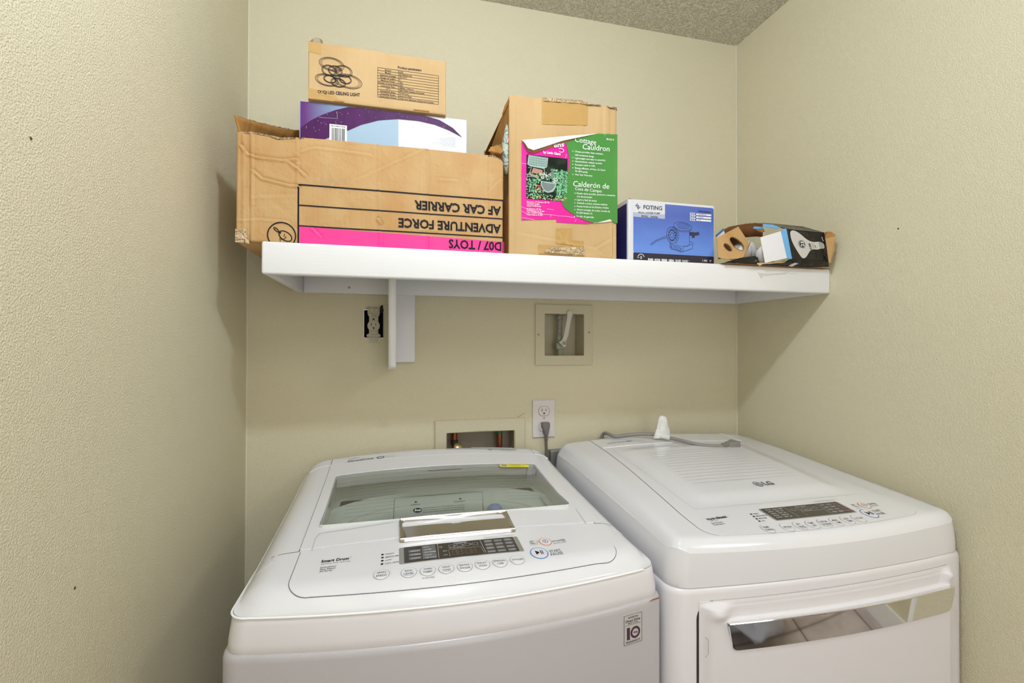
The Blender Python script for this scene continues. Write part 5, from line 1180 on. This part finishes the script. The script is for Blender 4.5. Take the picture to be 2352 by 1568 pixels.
bz_ = (1.0787, 1.6596); pline(pr, B5, [(bz_[0]-.033, bz_[1]+.006), (bz_[0]-.030, bz_[1]-.012), (bz_[0]+.005, bz_[1]-.017), (bz_[0]+.030, bz_[1]-.008), (bz_[0]+.033, bz_[1]+.006), (bz_[0]+.024, bz_[1]+.010)], .0008, .0009)
pline(pr, B5, [(bz_[0]+.005, bz_[1]-.017), (bz_[0]+.006, bz_[1]-.005), (bz_[0]+.031, bz_[1]+.003)], .0007, .0009)
for k in range(6): pline(pr, B5, ell((bz_[0]-.031+.006*k, bz_[1]-.004-.002*k), .0026, .0060, 12), .0007, .0009, True)
link('printed_lettering', pr, mk('navy_ink', (.012, .015, .06), .4), b5, fix=False)
bc3 = (0.9664, 1.6313); zc3 = ZS+.008
pline(wt, B5, ell((bc3[0], zc3), .0085, .0085, 20, 0, .2, 2.9), .0014, .0010); T(wt, B5, '3', (bc3[0]-.002, zc3-.003), (bc3[0]+.002, zc3-.003), .0062, .03, .0010)
for k in range(4): T(wt, B5, 'YEAR', (bc3[0]-.011, zc3-.001), (bc3[0]-.005, zc3-.001), .0016, .02, .0010) if k == 0 else None
x = (0.9854, 1.6247)[0]; random.seed(2)
zt5 = ZS+.0078
for g in range(6):
    for k in range(10):
        wv = random.choice((.0008, .0014)); line(wt, B5, (x+k*.00145, ZS+.001), (x+k*.00145, zt5-random.uniform(0, .001)), wv*.8, .0010)
    fan(wt, B5, ell((x+.0172, ZS+.0055), .0008, .0008, 8), .0010); x += .0192
T(wt, B5, '1 PC', (1.1386, 1.6202), (1.1526, 1.6202), .0045, .03, .0010)
rc_ = (1.1615, 1.6229); pline(wt, B5, ell(rc_, .0030, .0030, 3, .5), .0012, .0010, True)
link('printed_lettering', wt, m_white_ink, b5, fix=False)
link('side_print', MB().box(X50-.0006, X50-.0001, Y5+.008, -.09, ZS+.003, Z51-.010), mk('deep_blue_print', (.01, .012, .12), .3), b5)
mb = MB(); line(mb, B5, (X50+.001, Z51-.0006), (X50+.008, Z51-.0004), .0016, .0004); link('worn_corner', mb, m_carddk, b5, fix=False)

# ---- torn carton of light bulbs ----
b6 = thing('bulb_carton', 'black torn-open light bulb carton at the right end of the shelf', 'box', (1.38, -.33, ZS))
m_blk = mk('black_print', (.010, .009, .009), .22, bumps=((30, .002, 3, .4, .6),)); m_sky = mk('sky_blue_print', (.16, .44, .82), .35); m_whc = mk('white_card', (.75, .74, .78), .5); m_redin = mk('brown_card_inside', srgb(112, 68, 30), .8)
def sh(name, pts, mat, t_=.0016, parent=b6): return link(name, MB().sheet(pts, t_), mat, parent)
bl0, bl1, bl2, bl3 = (1.3652, -0.376, 1.7078), (1.4861, -0.376, 1.7059), (1.4956, -0.38, 1.6311), (1.3741, -0.384, 1.6306)
fp = sh('printed_panel', [bl0, bl1, bl2, bl3], m_blk)
sh('bottom_panel', [(1.3741, -0.384, 1.6306), (1.4956, -0.38, 1.6311), (1.5044, -0.372, 1.6183), (1.4434, -0.372, 1.6134), (1.2909, -0.372, 1.6144), (1.2993, -0.376, 1.618), (1.3416, -0.382, 1.6222)], m_blk)
sh('blue_edge', [(1.3457, -0.378, 1.7017), (1.3647, -0.3765, 1.7077), (1.3731, -0.385, 1.6304), (1.3566, -0.386, 1.6311)], m_sky, .002)
sh('blue_edge', [(1.3534, -0.377, 1.708), (1.362, -0.3765, 1.7098), (1.3656, -0.377, 1.7031), (1.3461, -0.379, 1.7003)], m_sky, .002)
wp_ = sh('white_panel', [(1.2885, -0.372, 1.684), (1.3447, -0.379, 1.7014), (1.3556, -0.387, 1.6314), (1.2956, -0.38, 1.6172)], m_whc)
sh('top_panel', [(1.3611, -0.3, 1.7429), (1.3918, -0.31, 1.7405), (1.4642, -0.33, 1.7324), (1.4883, -0.374, 1.707), (1.3671, -0.374, 1.709), (1.3656, -0.36, 1.7162), (1.3522, -0.33, 1.7284)], m_blk)
sh('torn_blue_strip', [(1.3311, -0.335, 1.7305), (1.3568, -0.34, 1.728), (1.3581, -0.365, 1.7145), (1.3451, -0.36, 1.7138), (1.3275, -0.345, 1.7203)], m_sky)
sh('torn_blue_strip', [(1.3111, -0.325, 1.7247), (1.3386, -0.325, 1.7253), (1.3414, -0.325, 1.7184), (1.3083, -0.325, 1.7187)], m_sky)
sh('torn_tab', [(1.3138, -0.325, 1.7167), (1.3414, -0.325, 1.7178), (1.3455, -0.325, 1.7128), (1.3331, -0.325, 1.7109)], m_carddk)
# rear wall of the carton, curved, brown inside
arc_ = [(1.2507, -0.28, 1.7224), (1.2844, -0.262, 1.7371), (1.3154, -0.25, 1.7457), (1.3514, -0.245, 1.7535), (1.3793, -0.25, 1.7565), (1.3835, -0.275, 1.7499)]
mb = MB(); mb.grid(lambda u, v: Vector((lambda s: Vector(arc_[min(4, int(s))]).lerp(Vector(arc_[min(4, int(s))+1]), s-min(4, int(s))))(u*5)) - Vector((0, 0, v*.038)), 20, 2)
rw = link('rear_rim', mb, m_redin, b6, True); rw.modifiers.new('t', 'SOLIDIFY').thickness = .002
torn_strip(rw, [tuple(Vector(p)) for p in arc_], .003, seed=41)
sh('floor_panel', [(1.185, -.372, ZS+.001), (1.505, -.372, ZS+.001), (1.49, -.25, ZS+.001), (1.19, -.25, ZS+.001)], m_carddk)
sh('side_flap', [(1.1906, -0.33, 1.6877), (1.2286, -0.31, 1.7117), (1.2312, -0.31, 1.706), (1.2246, -0.315, 1.701), (1.1919, -0.33, 1.6833)], m_whc)
sh('blue_edge', [(1.1878, -0.332, 1.6928), (1.2272, -0.31, 1.7179), (1.2307, -0.309, 1.7132), (1.1906, -0.33, 1.6889)], mk('blue_edge_print', (.02, .18, .45), .35))
# kraft insert with round holes
io = [Vector((1.1881, -0.335, 1.6854)), Vector((1.2828, -0.3, 1.729)), Vector((1.2887, -0.335, 1.683)), Vector((1.2369, -0.368, 1.6288)), Vector((1.183, -0.368, 1.6176)), Vector((1.1626, -0.365, 1.6205))]
iu = (io[1]-io[0]).normalized(); inn = (io[1]-io[0]).cross(io[3]-io[0]).normalized(); iv = inn.cross(iu)
def i2(p): d = Vector(p)-io[0]; return (d.dot(iu), d.dot(iv))
def i3(q, o=0): return io[0]+iu*q[0]+iv*q[1]+inn*o
h1, h2, h3 = i2((1.2444, -0.34, 1.6716)), i2((1.2075, -0.345, 1.6534)), i2((1.1766, -0.355, 1.6372))
loops = [[i2(p) for p in io], ell(h1, .0180, .0235, 24, .3)[::-1], ell(h2, .0105, .0135, 18, .3)[::-1]]
flat = [p for l in loops for p in l]; tris = tessellate_polygon([[Vector((p[0], p[1], 0)) for p in l] for l in loops])
ins = link('insert', MB().add([i3(p) for p in flat], [tuple(t_) for t_ in tris]), m_card, b6); ins.modifiers.new('t', 'SOLIDIFY').thickness = .0015
mb = MB()
for l in loops[1:]: mb.add([i3(p, .0018) for p in l]+[i3(p, -.0018) for p in l], [(k, (k+1) % len(l), len(l)+(k+1) % len(l), len(l)+k) for k in range(len(l))])
link('hole_rim', mb, m_cardedge, ins)['kind'] = 'stuff'
sh('insert_return', [(1.2887, -0.335, 1.683), (1.2957, -0.33, 1.681), (1.2488, -0.36, 1.6319), (1.2369, -0.368, 1.6283)], m_card2)
sh('insert_back', [(1.2063, -0.318, 1.6787), (1.3007, -0.285, 1.7158), (1.3133, -0.29, 1.6856), (1.2742, -0.32, 1.6483), (1.1893, -0.34, 1.6294)], m_redin)
bf = sh('black_flap', [(1.1824, -0.372, 1.6152), (1.2267, -0.374, 1.6284), (1.2695, -0.374, 1.6353), (1.2787, -0.374, 1.6319), (1.2848, -0.373, 1.6201), (1.2778, -0.372, 1.6144), (1.2163, -0.371, 1.6141)], m_blk)
sh('torn_corner', [(1.269, -0.382, 1.6157), (1.2902, -0.386, 1.6165), (1.3462, -0.387, 1.6221), (1.3637, -0.387, 1.6301), (1.3472, -0.386, 1.6195), (1.2811, -0.386, 1.6128), (1.2728, -0.388, 1.6072)], m_card2, .0022)
# kraft end flaps at the right
sh('end_flap', [(1.4861, -0.376, 1.7065), (1.4851, -0.386, 1.707), (1.4913, -0.392, 1.7059), (1.497, -0.397, 1.6994), (1.4989, -0.399, 1.6934), (1.4805, -0.385, 1.6897)], m_carddk)
sh('end_flap', [(1.4805, -0.385, 1.6897), (1.4996, -0.399, 1.6917), (1.4979, -0.396, 1.6598), (1.4909, -0.392, 1.6248), (1.4882, -0.388, 1.6231), (1.4923, -0.383, 1.6298)], m_card)
# print on the black panel
b0_, b1_, b2_, b3_ = Vector(bl0), Vector(bl1), Vector(bl2), Vector(bl3)
pn = (b1_-b0_).cross(b3_-b0_).normalized(); pn = pn if pn.y < 0 else -pn
def BP(u, v, o=0): return ((b0_.lerp(b1_, u)).lerp(b3_.lerp(b2_, u), v)) + pn*(.0012+o)
mb = MB()
shape = [(.12, .02), (.07, .10), (.07, .35), (.13, .60), (.25, .93), (.32, .97), (.40, .90), (.52, .68), (.60, .62), (.76, .62), (.80, .58), (.93, .56), (.94, .48), (.92, .36), (.78, .33), (.72, .36), (.60, .36), (.47, .28), (.33, .10), (.20, .01)]
for _ in range(2): shape = [q_ for i in range(len(shape)) for p_, n_2 in ((shape[i], shape[(i+1) % len(shape)]),) for q_ in ((p_[0]*.75+n_2[0]*.25, p_[1]*.75+n_2[1]*.25), (p_[0]*.25+n_2[0]*.75, p_[1]*.25+n_2[1]*.75))]
tr_ = tessellate_polygon([[Vector((p[0], p[1], 0)) for p in shape]])
mb.add([BP(*p) for p in shape], [tuple(t_) for t_ in tr_])
bp_ = link('bulb_picture', mb, mk('bulb_print', (.62, .59, .57), .4), fp, fix=False)
mb = MB()
def BPf(x, y, o=0): return BP(x, y, .0006+o)
fan(mb, BPf, ell((.335, .47), .090, .135, 24), 0); 
T(mb, BPf, '15,000', (.575, .64), (.555, .42), -.050, .02, .0004); T(mb, BPf, 'HOURS', (.64, .60), (.61, .40), -.02, 0, .0004)
for k in range(4): line(mb, BPf, (.80+.03*k, .34), (.81+.03*k, .56), .006, .0004)
T(mb, BPf, '//', (.70, .56), (.68, .46), -.03, .02, .0004)
link('printed_lettering', mb, m_ink, fp, fix=False)
mb = MB(); T(mb, BPf, '23', (.372, .555), (.372, .385), -.075, .03, .0010); pline(mb, BPf, ell((.335, .47), .075, .115, 24), .008, .0005, True)
T(mb, BPf, 'BR30', (.925, .30), (.905, .16), -.02, .02, .0004)
link('printed_lettering', mb, m_white_ink, fp, fix=False)
mb = MB(); pl_ = [((1.3718, -0.3745, 1.6135), (1.3923, -0.38, 1.6248))]
a_, b__ = Vector((1.3688, -0.3775, 1.6134)), Vector((1.3888, -0.3835, 1.6235)); dd = (b__-a_)
for k in range(3):
    p = a_+Vector((.004*k, -.0015, -.0006*k)); mb.add([p, p+dd*.8, p+dd*.8+Vector((.0022, 0, -.0004)), p+Vector((.0022, 0, -.0004))], [(0, 1, 2, 3)])
link('printed_lettering', mb, m_white_ink, b6, fix=False)
# the bulbs inside
m_bulb = mk('frosted_bulb', (.78, .77, .78), .25, coat=.3); m_bneck = mk('bulb_neck', (.55, .54, .53), .3)
def bulb(loc, rot, label):
    t = thing('light_bulb', label, 'bulb', loc, 'bulbs in the torn carton')
    M = Matrix.Translation(loc) @ rot.to_matrix().to_4x4()
    link('globe', MB().lathe([(.0001, 0), (.010, .0008), (.020, .004), (.0265, .010), (.028, .016), (.026, .024)], M, 28), m_bulb, t, True, 80)
    link('neck', MB().lathe([(.026, .024), (.0185, .040), (.0145, .050), (.0135, .058)], M, 28), m_bneck, t, True)
    link('screw_base', MB().lathe([(.0135, .058)]+[(.0130+.0008*(k % 2), .059+.0022*k) for k in range(7)]+[(.006, .077), (.0001, .079)], M, 20), m_metalgrey, t, True, 80)
from mathutils import Euler
bulb((1.288, -.330, 1.6442), Euler((math.radians(-60), 0, math.radians(20))), 'white frosted bulb behind the kraft insert, half in its hole')
bulb((1.335, -.352, 1.6442), Euler((math.radians(-75), 0, math.radians(-15))), 'white frosted bulb beside the white card panel')
bulb((1.338, -.300, 1.6702), Euler((math.radians(-95), 0, math.radians(25))), 'greyish upper bulb at the back between the other two bulbs')

# ================= BACK WALL FITTINGS =================
def frame_plate(mb, x0, x1, z0, z1, hx0, hx1, hz0, hz1, y0, y1, b=.0015):
    F_ = lambda x, z, o=0: (x, -y0-o, z)
    m2 = slab(F_, rrect(x0, x1, z0, z1, .003, 2), rrect(hx0, hx1, hz0, hz1, .0015, 1), thick=y0+.0005, off=0, rings=2, bev=b, n=40)
    mb.add(m2.v, m2.f)
# gas shut-off box
g = thing('gas_valve_box', 'square khaki-painted recessed wall box with a white-handled gas valve', 'wall box', (.8935, 0, 1.44))
mb = MB(); frame_plate(mb, .7995, .9875, 1.3455, 1.5335, .8300, .9585, 1.3755, 1.5045, .006, 0); link('frame', mb, m_paintplate, g, True, 30)
def recess(name, x0, x1, z0, z1, d, mat, parent):
    mb = MB().add([(x0,-.002,z0),(x1,-.002,z0),(x1,-.002,z1),(x0,-.002,z1),(x0,d,z0),(x1,d,z0),(x1,d,z1),(x0,d,z1)], [(0,1,5,4),(1,2,6,5),(2,3,7,6),(3,0,4,7),(4,5,6,7)])
    return link(name, mb, mat, parent, fix=False)
recess('recess', GB[0]+.001, GB[1]-.001, GB[2]+.001, GB[3]-.001, .075, m_paintplate, g)
for px_ in ((0.8093, -0.0065, 1.44), (0.9752, -0.0065, 1.448)): link('screw', MB().lathe([(.0001, .0012), (.0022, .001), (.0032, 0)], Matrix.Translation(px_) @ Matrix.Rotation(PI/2, 4, 'X'), 12), m_metalgrey, g, True)
m_pipe = mk('grey_pipe', (.24, .24, .22), .6, var=(200, (.36, .36, .33), .4, .6)); m_valve = mk('green_grey_valve', (.34, .38, .28), .45); m_hand = mk('white_lever', (.62, .58, .53), .35)
def rp_(x, y, yy=.035): return None
vx = (0.8917, 0.035, 1.4526)[0]
link('pipe', MB().tube([(vx, .035, 1.507), (vx, .035, 1.4340)], .0085, 16), m_pipe, g, True)
link('pipe_collar', MB().lathe([(.0085, 0), (.0105, .001), (.0105, .013), (.0085, .014)], Matrix.Translation((vx, .035, 1.487)), 16), m_pipe, g, True)
vb = MB(); vb.lathe([(.0110, 0), (.0118, .003), (.0118, .010), (.0095, .012), (.0105, .014), (.0105, .024), (.0088, .026)], Matrix.Translation((vx, .035, 1.412)), 8)
vb.bbox(vx-.014, vx+.016, .022, .048, 1.3945, 1.416, .003); vb.lathe([(.0098, 0), (.0098, .02)], Matrix.Translation((vx+.002, .035, 1.3745)), 8)
link('valve_body', vb, m_valve, g, True, 40)
hy = .004
hp = [(0.9004, -0.012, 1.5106), (0.909, -0.012, 1.5141), (0.9184, -0.012, 1.5103), (0.9184, -0.012, 1.5028), (0.9149, -0.008, 1.4908), (0.9108, 0.004, 1.4396), (0.9037, 0.006, 1.4219), (0.9022, 0.006, 1.4028), (0.8957, 0.006, 1.4014), (0.8799, 0.006, 1.4163), (0.8856, 0.006, 1.4204), (0.8899, 0.006, 1.4245), (0.895, 0.004, 1.4368), (0.9019, -0.008, 1.492)]
link('lever', MB().prism(hp, (0, .0022, 0)), m_hand, g)
nc = (0.8963, 0.0055, 1.4137)
link('lever_nut', MB().lathe([(.0052, 0), (.0052, .004), (.0025, .0042), (.0025, .007), (.0001, .0072)], Matrix.Translation(nc) @ Matrix.Rotation(PI/2, 4, 'X'), 6), m_metalgrey, g)
link('valve_stem', MB().tube([(nc[0], .0065, nc[2]), (nc[0], .03, nc[2])], .005, 12), m_metalgrey, g, True)
# laundry supply box
g = thing('washer_supply_box', 'wide khaki-painted recessed wall box with two copper water valves behind the washer', 'wall box', (.63, 0, 1.10))
mb = MB(); frame_plate(mb, .4955, .7680, .985, 1.1880, .5305, .7335, 1.02, 1.1530-.003, .008, 0, .003); link('frame', mb, m_paintplate, g, True, 30)
recess('recess', LB[0]+.001, LB[1]-.001, LB[2]+.001, LB[3]-.001, .07, mk('recess_plastic', (.42, .38, .31), .5), g)
m_cop = mk('copper', (.34, .11, .05), .35, .8); m_dk = mk('dark_pipe', (.03, .025, .025), .4); m_grnpipe = mk('green_corroded', (.05, .30, .13), .6)
x1_ = (0.5576, 0.03, 1.123)[0]; x2_ = (0.6953, 0.03, 1.1166)[0]
link('hot_water_pipe', MB().tube([(x1_, .03, 1.152), (x1_, .03, 1.10), (x1_, .03, 1.04)], .0085, 14), m_cop, g, True)
link('pipe_collar', MB().lathe([(.0085, 0), (.0108, .002), (.0108, .014), (.0085, .016)], Matrix.Translation((x1_, .03, 1.108)), 14), m_dk, g, True)
link('hose_coupling', MB().lathe([(.010, 0), (.0125, .003), (.0125, .014), (.009, .016)], Matrix.Translation((x1_+.006, .004, 1.103)) @ Matrix.Rotation(.9, 4, 'X'), 16), mk('brass', (.42, .30, .13), .3, .8), g, True)
link('cold_water_pipe', MB().tube([(x2_, .03, 1.140), (x2_, .03, 1.04)], .0088, 14), m_cop, g, True)
link('corroded_nut', MB().lathe([(.0085, 0), (.011, .003), (.009, .008), (.011, .012), (.0085, .015)], Matrix.Translation((x2_, .03, 1.137)), 10), m_grnpipe, g, True)
# old outlet without a plate
g = thing('uncovered_outlet', 'old wall outlet without a cover plate, left of the shelf bracket', 'outlet', (.324, 0, 1.467))
m_dkbox = mk('dark_box_inside', (.012, .010, .010), .7)
recess('outlet_box', OB[0]+.001, OB[1]-.001, OB[2]+.001, OB[3]-.001, .055, m_dkbox, g)
def FW(x, z, o=0): return (x, -.0005-o, z)
ox, oz = .3245, 1.465
m_ivory = mk('ivory_plastic', (.50, .47, .37), .45); m_ivory2 = mk('painted_ivory', (.55, .51, .36), .6, bumps=((150, .002, 3, .4, .6),))
def recp(x, z, mat, name, parent, r=.0168):
    P = [(x+r*math.cos(a), z+max(-r*.84, min(r*.84, r*math.sin(a)))) for a in [2*PI*k/36 for k in range(36)]]
    return link(name, slab(lambda a, b, o=0: (a, -.0010-o, b), P, thick=.012, off=.0030, rings=2, bev=.0008, n=36), mat, parent, True, 40)
link('yoke', MB().box(ox-.0125, ox+.0125, -.001, .010, oz-.052, oz+.050), m_ivory, g)
r1 = recp(ox, 1.4985, m_ivory2, 'painted_receptacle', g); r2 = recp(ox, 1.4615, m_ivory, 'receptacle', g)
def slots(x, z, y, parent, mat=m_black):
    mb = MB(); mb.box(x-.0075, x-.0058, y-.0004, y+.001, z-.0005, z+.008); mb.box(x+.0052, x+.0067, y-.0004, y+.001, z+.0005, z+.007); mb.lathe([(.0001, .0006), (.0026, .0006), (.0026, -.001)], Matrix.Translation((x, y, z-.0065)) @ Matrix.Rotation(PI/2, 4, 'X'), 12)
    o = link('slots', mb, mat, parent); o['kind'] = 'stuff'
slots(ox, 1.4615, -.0042, r2)
link('centre_screw', MB().lathe([(.0001, .0008), (.0022, .0006), (.0028, 0)], Matrix.Translation((ox, -.001, 1.480)) @ Matrix.Rotation(PI/2, 4, 'X'), 12), m_black, g)
link('mounting_ear', MB().bbox(ox-.019, ox+.019, -.0022, .0, 1.4300, 1.4370, .001), m_ivory, g)
for dx_ in (-.0125, .0125): link('ear_ring', MB().lathe([(.002, .002), (.0048, .002), (.0048, -.001)], Matrix.Translation((ox+dx_, -.001, 1.4345)) @ Matrix.Rotation(PI/2, 4, 'X'), 14), m_ivory, g)
link('ear_neck', MB().bbox(ox-.008, ox+.008, -.0015, .003, 1.437, 1.450, .0008), m_ivory, g)
mb = MB(); pline(mb, FW, [(.2970, 1.4255), (.2970, 1.5065), (.314, 1.511)], .0020, .0006); pline(mb, FW, [(.3523, 1.500), (.3527, 1.4270), (.2970, 1.4262)], .0016, .0006)
link('paint_ridge', mb, mk('pale_paint_edge', (.60, .57, .42), .6), g, fix=False)
tp = [(.341, 1.5055), (.3395, 1.514), (.344, 1.518), (.347, 1.521), (.350, 1.519), (.350, 1.512), (.352, 1.506), (.350, 1.498), (.3445, 1.497)]
mb = MB(); fan(mb, FW, tp, .0006); link('broken_plaster_gap', mb, m_dkbox, g, fix=False)
mb = MB(); random.seed(14)
for k in range(14):
    a = (.306+.034*k/13, 1.5095+.004*math.sin(k)); mb.lathe([(.0001, .0022), (.0018, .0016), (.0030, 0)], Matrix.Translation((a[0], -.0002, a[1])) @ Matrix.Rotation(PI/2, 4, 'X'), 7)
link('plaster_crumbs', mb, m_ivory2, g, True, 80)['kind'] = 'stuff'
# plated outlet with plug
g = thing('wall_outlet', 'white duplex wall outlet with cover plate and a grey plug in its lower socket', 'outlet', (.8275, 0, 1.182))
plx0, plx1, plz0, plz1 = .7915, .8630, 1.1250, 1.2395
m_pl = mk('white_plate', (.70, .66, .66), .35)
link('cover_plate', slab(lambda a, b, o=0: (a, -.0055-o, b), rrect(plx0, plx1, plz0, plz1, .003, 3), thick=.0055, off=0, rings=2, bev=.002, n=40), m_pl, g, True, 30)
gxx = (plx0+plx1)/2
for z in ((0.8251, -0.006, 1.2054)[2], (0.8251, -0.006, 1.1575)[2]):
    P = [(gxx+.0168*math.cos(a), z+max(-.0140, min(.0140, .0168*math.sin(a)))) for a in [2*PI*k/36 for k in range(36)]]
    ro = link('receptacle', slab(lambda a, b, o=0: (a, -.0060-o, b), P, thick=.002, off=.0008, rings=2, bev=.0005, n=36), m_pl, g, True, 30)
    mb = MB(); pline(mb, lambda a, b, o=0: (a, -.0060-o, b), [((p[0]-gxx)*1.05+gxx, (p[1]-z)*1.05+z) for p in P], .0007, .0001, True); link('joint', mb, m_grey_ink, ro, fix=False)
    slots(gxx, z, -.0070, ro)
link('centre_screw', MB().lathe([(.0001, .0006), (.0020, .0005), (.0026, 0)], Matrix.Translation((gxx, -.0058, (0.8251, -0.006, 1.1841)[2])) @ Matrix.Rotation(PI/2, 4, 'X'), 12), m_metalgrey, g)
g = thing('washer_power_cord', 'dark grey plug and cord hanging from the plated wall outlet', 'power cord', (.8275, -.02, 1.15))
zz = (0.822, -0.02, 1.1652)[2]
pb = [(gxx-.0105, zz+.008), (gxx+.0125, zz+.008), (gxx+.0130, zz-.004), (gxx+.0085, zz-.022), (gxx+.0065, zz-.032), (gxx-.0015, zz-.032), (gxx-.0045, zz-.018), (gxx-.0105, zz-.006)]
bm = bmesh.new(); vs = [bm.verts.new((x, -.0072, z)) for x, z in pb]; f = bm.faces.new(vs); r_ = bmesh.ops.extrude_face_region(bm, geom=[f]); bmesh.ops.translate(bm, verts=[v for v in r_['geom'] if isinstance(v, bmesh.types.BMVert)], vec=(0, -.020, 0)); bmesh.ops.bevel(bm, geom=list(bm.edges), offset=.002, segments=2, profile=.5, affect='EDGES')
link('plug', MB().bm(bm), m_grey_cord, g, True, 50)
link('cord', MB().tube([(gxx+.0025, -.017, zz-.030), (gxx+.003, -.017, zz-.045), (gxx+.0045, -.016, zz-.075), (gxx+.006, -.014, zz-.11), (gxx+.006, -.014, zz-.2), (gxx, -.016, .6)], .0042, 10), m_grey_cord, g, True)
mb = MB()
for k in range(3): mb.lathe([(.0045, 0), (.0058, .0008), (.0058, .0022), (.0045, .003)], Matrix.Translation((gxx+.003, -.017, zz-.038-.0045*k)), 12)
link('strain_relief', mb, m_grey_cord, g, True)
# painted-over dent and crack in the wall above the supply box
cm = MB(); pp = [(0.7426, 1.1861), (0.7467, 1.1899), (0.7563, 1.1949), (0.7672, 1.2011)]
pline(cm, lambda x, z, o=0: (x, -.0006-o, z), pp, .0013, 0); link('wall_crack', cm, mk('crack_shadow', (.30, .26, .15), .9), bpy.data.objects['wall_back'], fix=False)
# grey metal piece of unknown use in the gap
g = tag(link('metal_piece', MB().bbox(.842, .915, -.030, -.001, .60, 1.088, .002), m_metalgrey, None), 'grey metal piece standing at the wall in the gap between the machines', 'piece')

# ================= CORD AND TAG ON THE DRYER =================
g = thing('dryer_power_cord', 'loose grey power cord with plug lying on the dryer top', 'power cord', (1.0567, -0.1, 1.134))
m_gc = mk('light_grey_cord', (.27, .25, .24), .35)
def dt_(q, lift=0): return Vector((q[0], q[1], d_top(q[0], min(q[1], YB)) + .0054 + lift))
a = [dt_((1.0302, -0.0734)), dt_((1.068, -0.0784), .002), dt_((1.1083, -0.0978), .007), dt_((1.1388, -0.1203), .009), dt_((1.164, -0.1499), .007), dt_((1.1899, -0.1869), .005), dt_((1.219, -0.2164), .0025), dt_((1.2498, -0.2322), .0015), dt_((1.2826, -0.2357), .002)]
st_ = [Vector((a[0].x-.02, -.012, a[0].z-.10)), Vector((a[0].x-.018, -.014, a[0].z-.03)), Vector((a[0].x-.010, -.022, a[0].z+.001))]
ctrl = st_+a
def smooth_path(P, n=5):
    out = []
    for i in range(len(P)-1):
        p0, p1, p2, p3 = P[max(0, i-1)], P[i], P[i+1], P[min(len(P)-1, i+2)]
        for k in range(n):
            t_ = k/n; out.append(.5*((2*p1)+(p2-p0)*t_+(2*p0-5*p1+4*p2-p3)*t_*t_+(3*p1-p0-3*p2+p3)*t_**3))
    return out+[P[-1]]
link('cord', MB().tube(smooth_path(ctrl), .0052, 12), m_gc, g, True)
e0 = a[-1]; e1 = dt_((1.3452, -0.2243), .006)
dv = (e1-e0).normalized(); L_ = (e1-e0).length
mb = MB()
for k in range(4): c_ = e0+dv*(.002+.0042*k); mb.tube([c_-dv*.0013, c_+dv*.0013], .0085, 12)
link('strain_relief', mb, m_gc, g, True)
bm = bmesh.new(); bmesh.ops.create_cube(bm, size=1)
for v in bm.verts:
    fx = v.co.x+.5; w2 = .015+.012*fx; h2 = .0150+.006*fx; v.co = Vector((v.co.x*.034, v.co.y*w2*1.35, v.co.z*h2))
bmesh.ops.bevel(bm, geom=list(bm.edges), offset=.0028, segments=3, profile=.5, affect='EDGES')
Rm = dv.to_track_quat('X', 'Z').to_matrix().to_4x4()
link('plug', MB().bm(bm, Matrix.Translation(e0+dv*.034) @ Rm), m_gc, g, True, 50)
sidev = dv.cross(Vector((0, 0, 1))).normalized()
for k in (-1, 1):
    c_ = e0+dv*.050+sidev*.0062*k; mb = MB(); mb.tube([c_, c_+dv*.014], .0011, 8); link('prong', mb, m_chrome, g, True)
mb = MB(); c_ = e0+dv*.050+Vector((0, 0, -.003)); mb.tube([c_, c_+dv*.016], .002, 10); link('ground_pin', mb, m_chrome, g, True)
# white paper tag folded round the cord, standing up
tp_ = a[4]; tb_ = Vector((1.1763, -0.135, 1.1313))
tc_ = (a[3]+a[4])/2+Vector((.006, 0, 0))
m_tag = mk('white_paper_tag', (.80, .80, .80), .45, bumps=((45, .0012, 2, .4, .6),))
def tagp(u, v):
    a_ = 2*PI*u; wd = .0285*(1-v)+.0105*v; hx = wd*math.cos(a_); hy_ = (.009*(1-v)+.0035*v)*math.sin(a_); top_ = .066
    zz_ = -.006+top_*v
    if v > .86: k_ = math.sqrt(max(0, 1-((v-.86)/.14)**2)); hx *= k_; hy_ *= k_
    bend = .004*noise.noise((a_, v*3, 5))
    return (tc_.x-.001+hx+.002*math.sin(v*3), tc_.y+.006+hy_+bend, tc_.z+zz_)
tg = link('paper_tag', MB().grid(tagp, 28, 18), m_tag, g, True, 80)
mb = MB(); pA, pB = a[3].lerp(a[4], .35), a[4].lerp(a[5], .12); mb.tube([pA, pA.lerp(pB, .5), pB], [.0068, .0072, .0068], 12); link('tag_wrap', mb, m_tag, g, True)
# crumpled plastic bag on the hall floor, seen only in the chrome
mb = MB(); random.seed(4)
bm = bmesh.new(); bmesh.ops.create_icosphere(bm, subdivisions=4, radius=.28)
for v in bm.verts:
    n_ = noise.noise(v.co*7); v.co *= 1+.22*n_+.12*noise.noise(v.co*19); v.co.z = max(-.21, v.co.z*.75)
tag(link('plastic_bag', mb.bm(bm, Matrix.Translation((1.66, -1.80, .212))), mk('bluish_plastic', (.42, .44, .52), .15, coat=.6), None, True, 30), 'crumpled pale plastic bag on the hall floor, mirrored in the dryer handle', 'bag')
# small printed pieces that cannot be picked apart
for o in list(bpy.data.objects):
    if o.type == 'MESH' and o.parent and o.name.split('.')[0] in ('printed_lettering', 'printed_lines', 'indicator_cells', 'digits', 'ribs', 'faint_stamp', 'scuffs', 'round_logo', 'play_pause_symbol', 'sticker_disc', 'barcode'):
        o['kind'] = 'stuff'
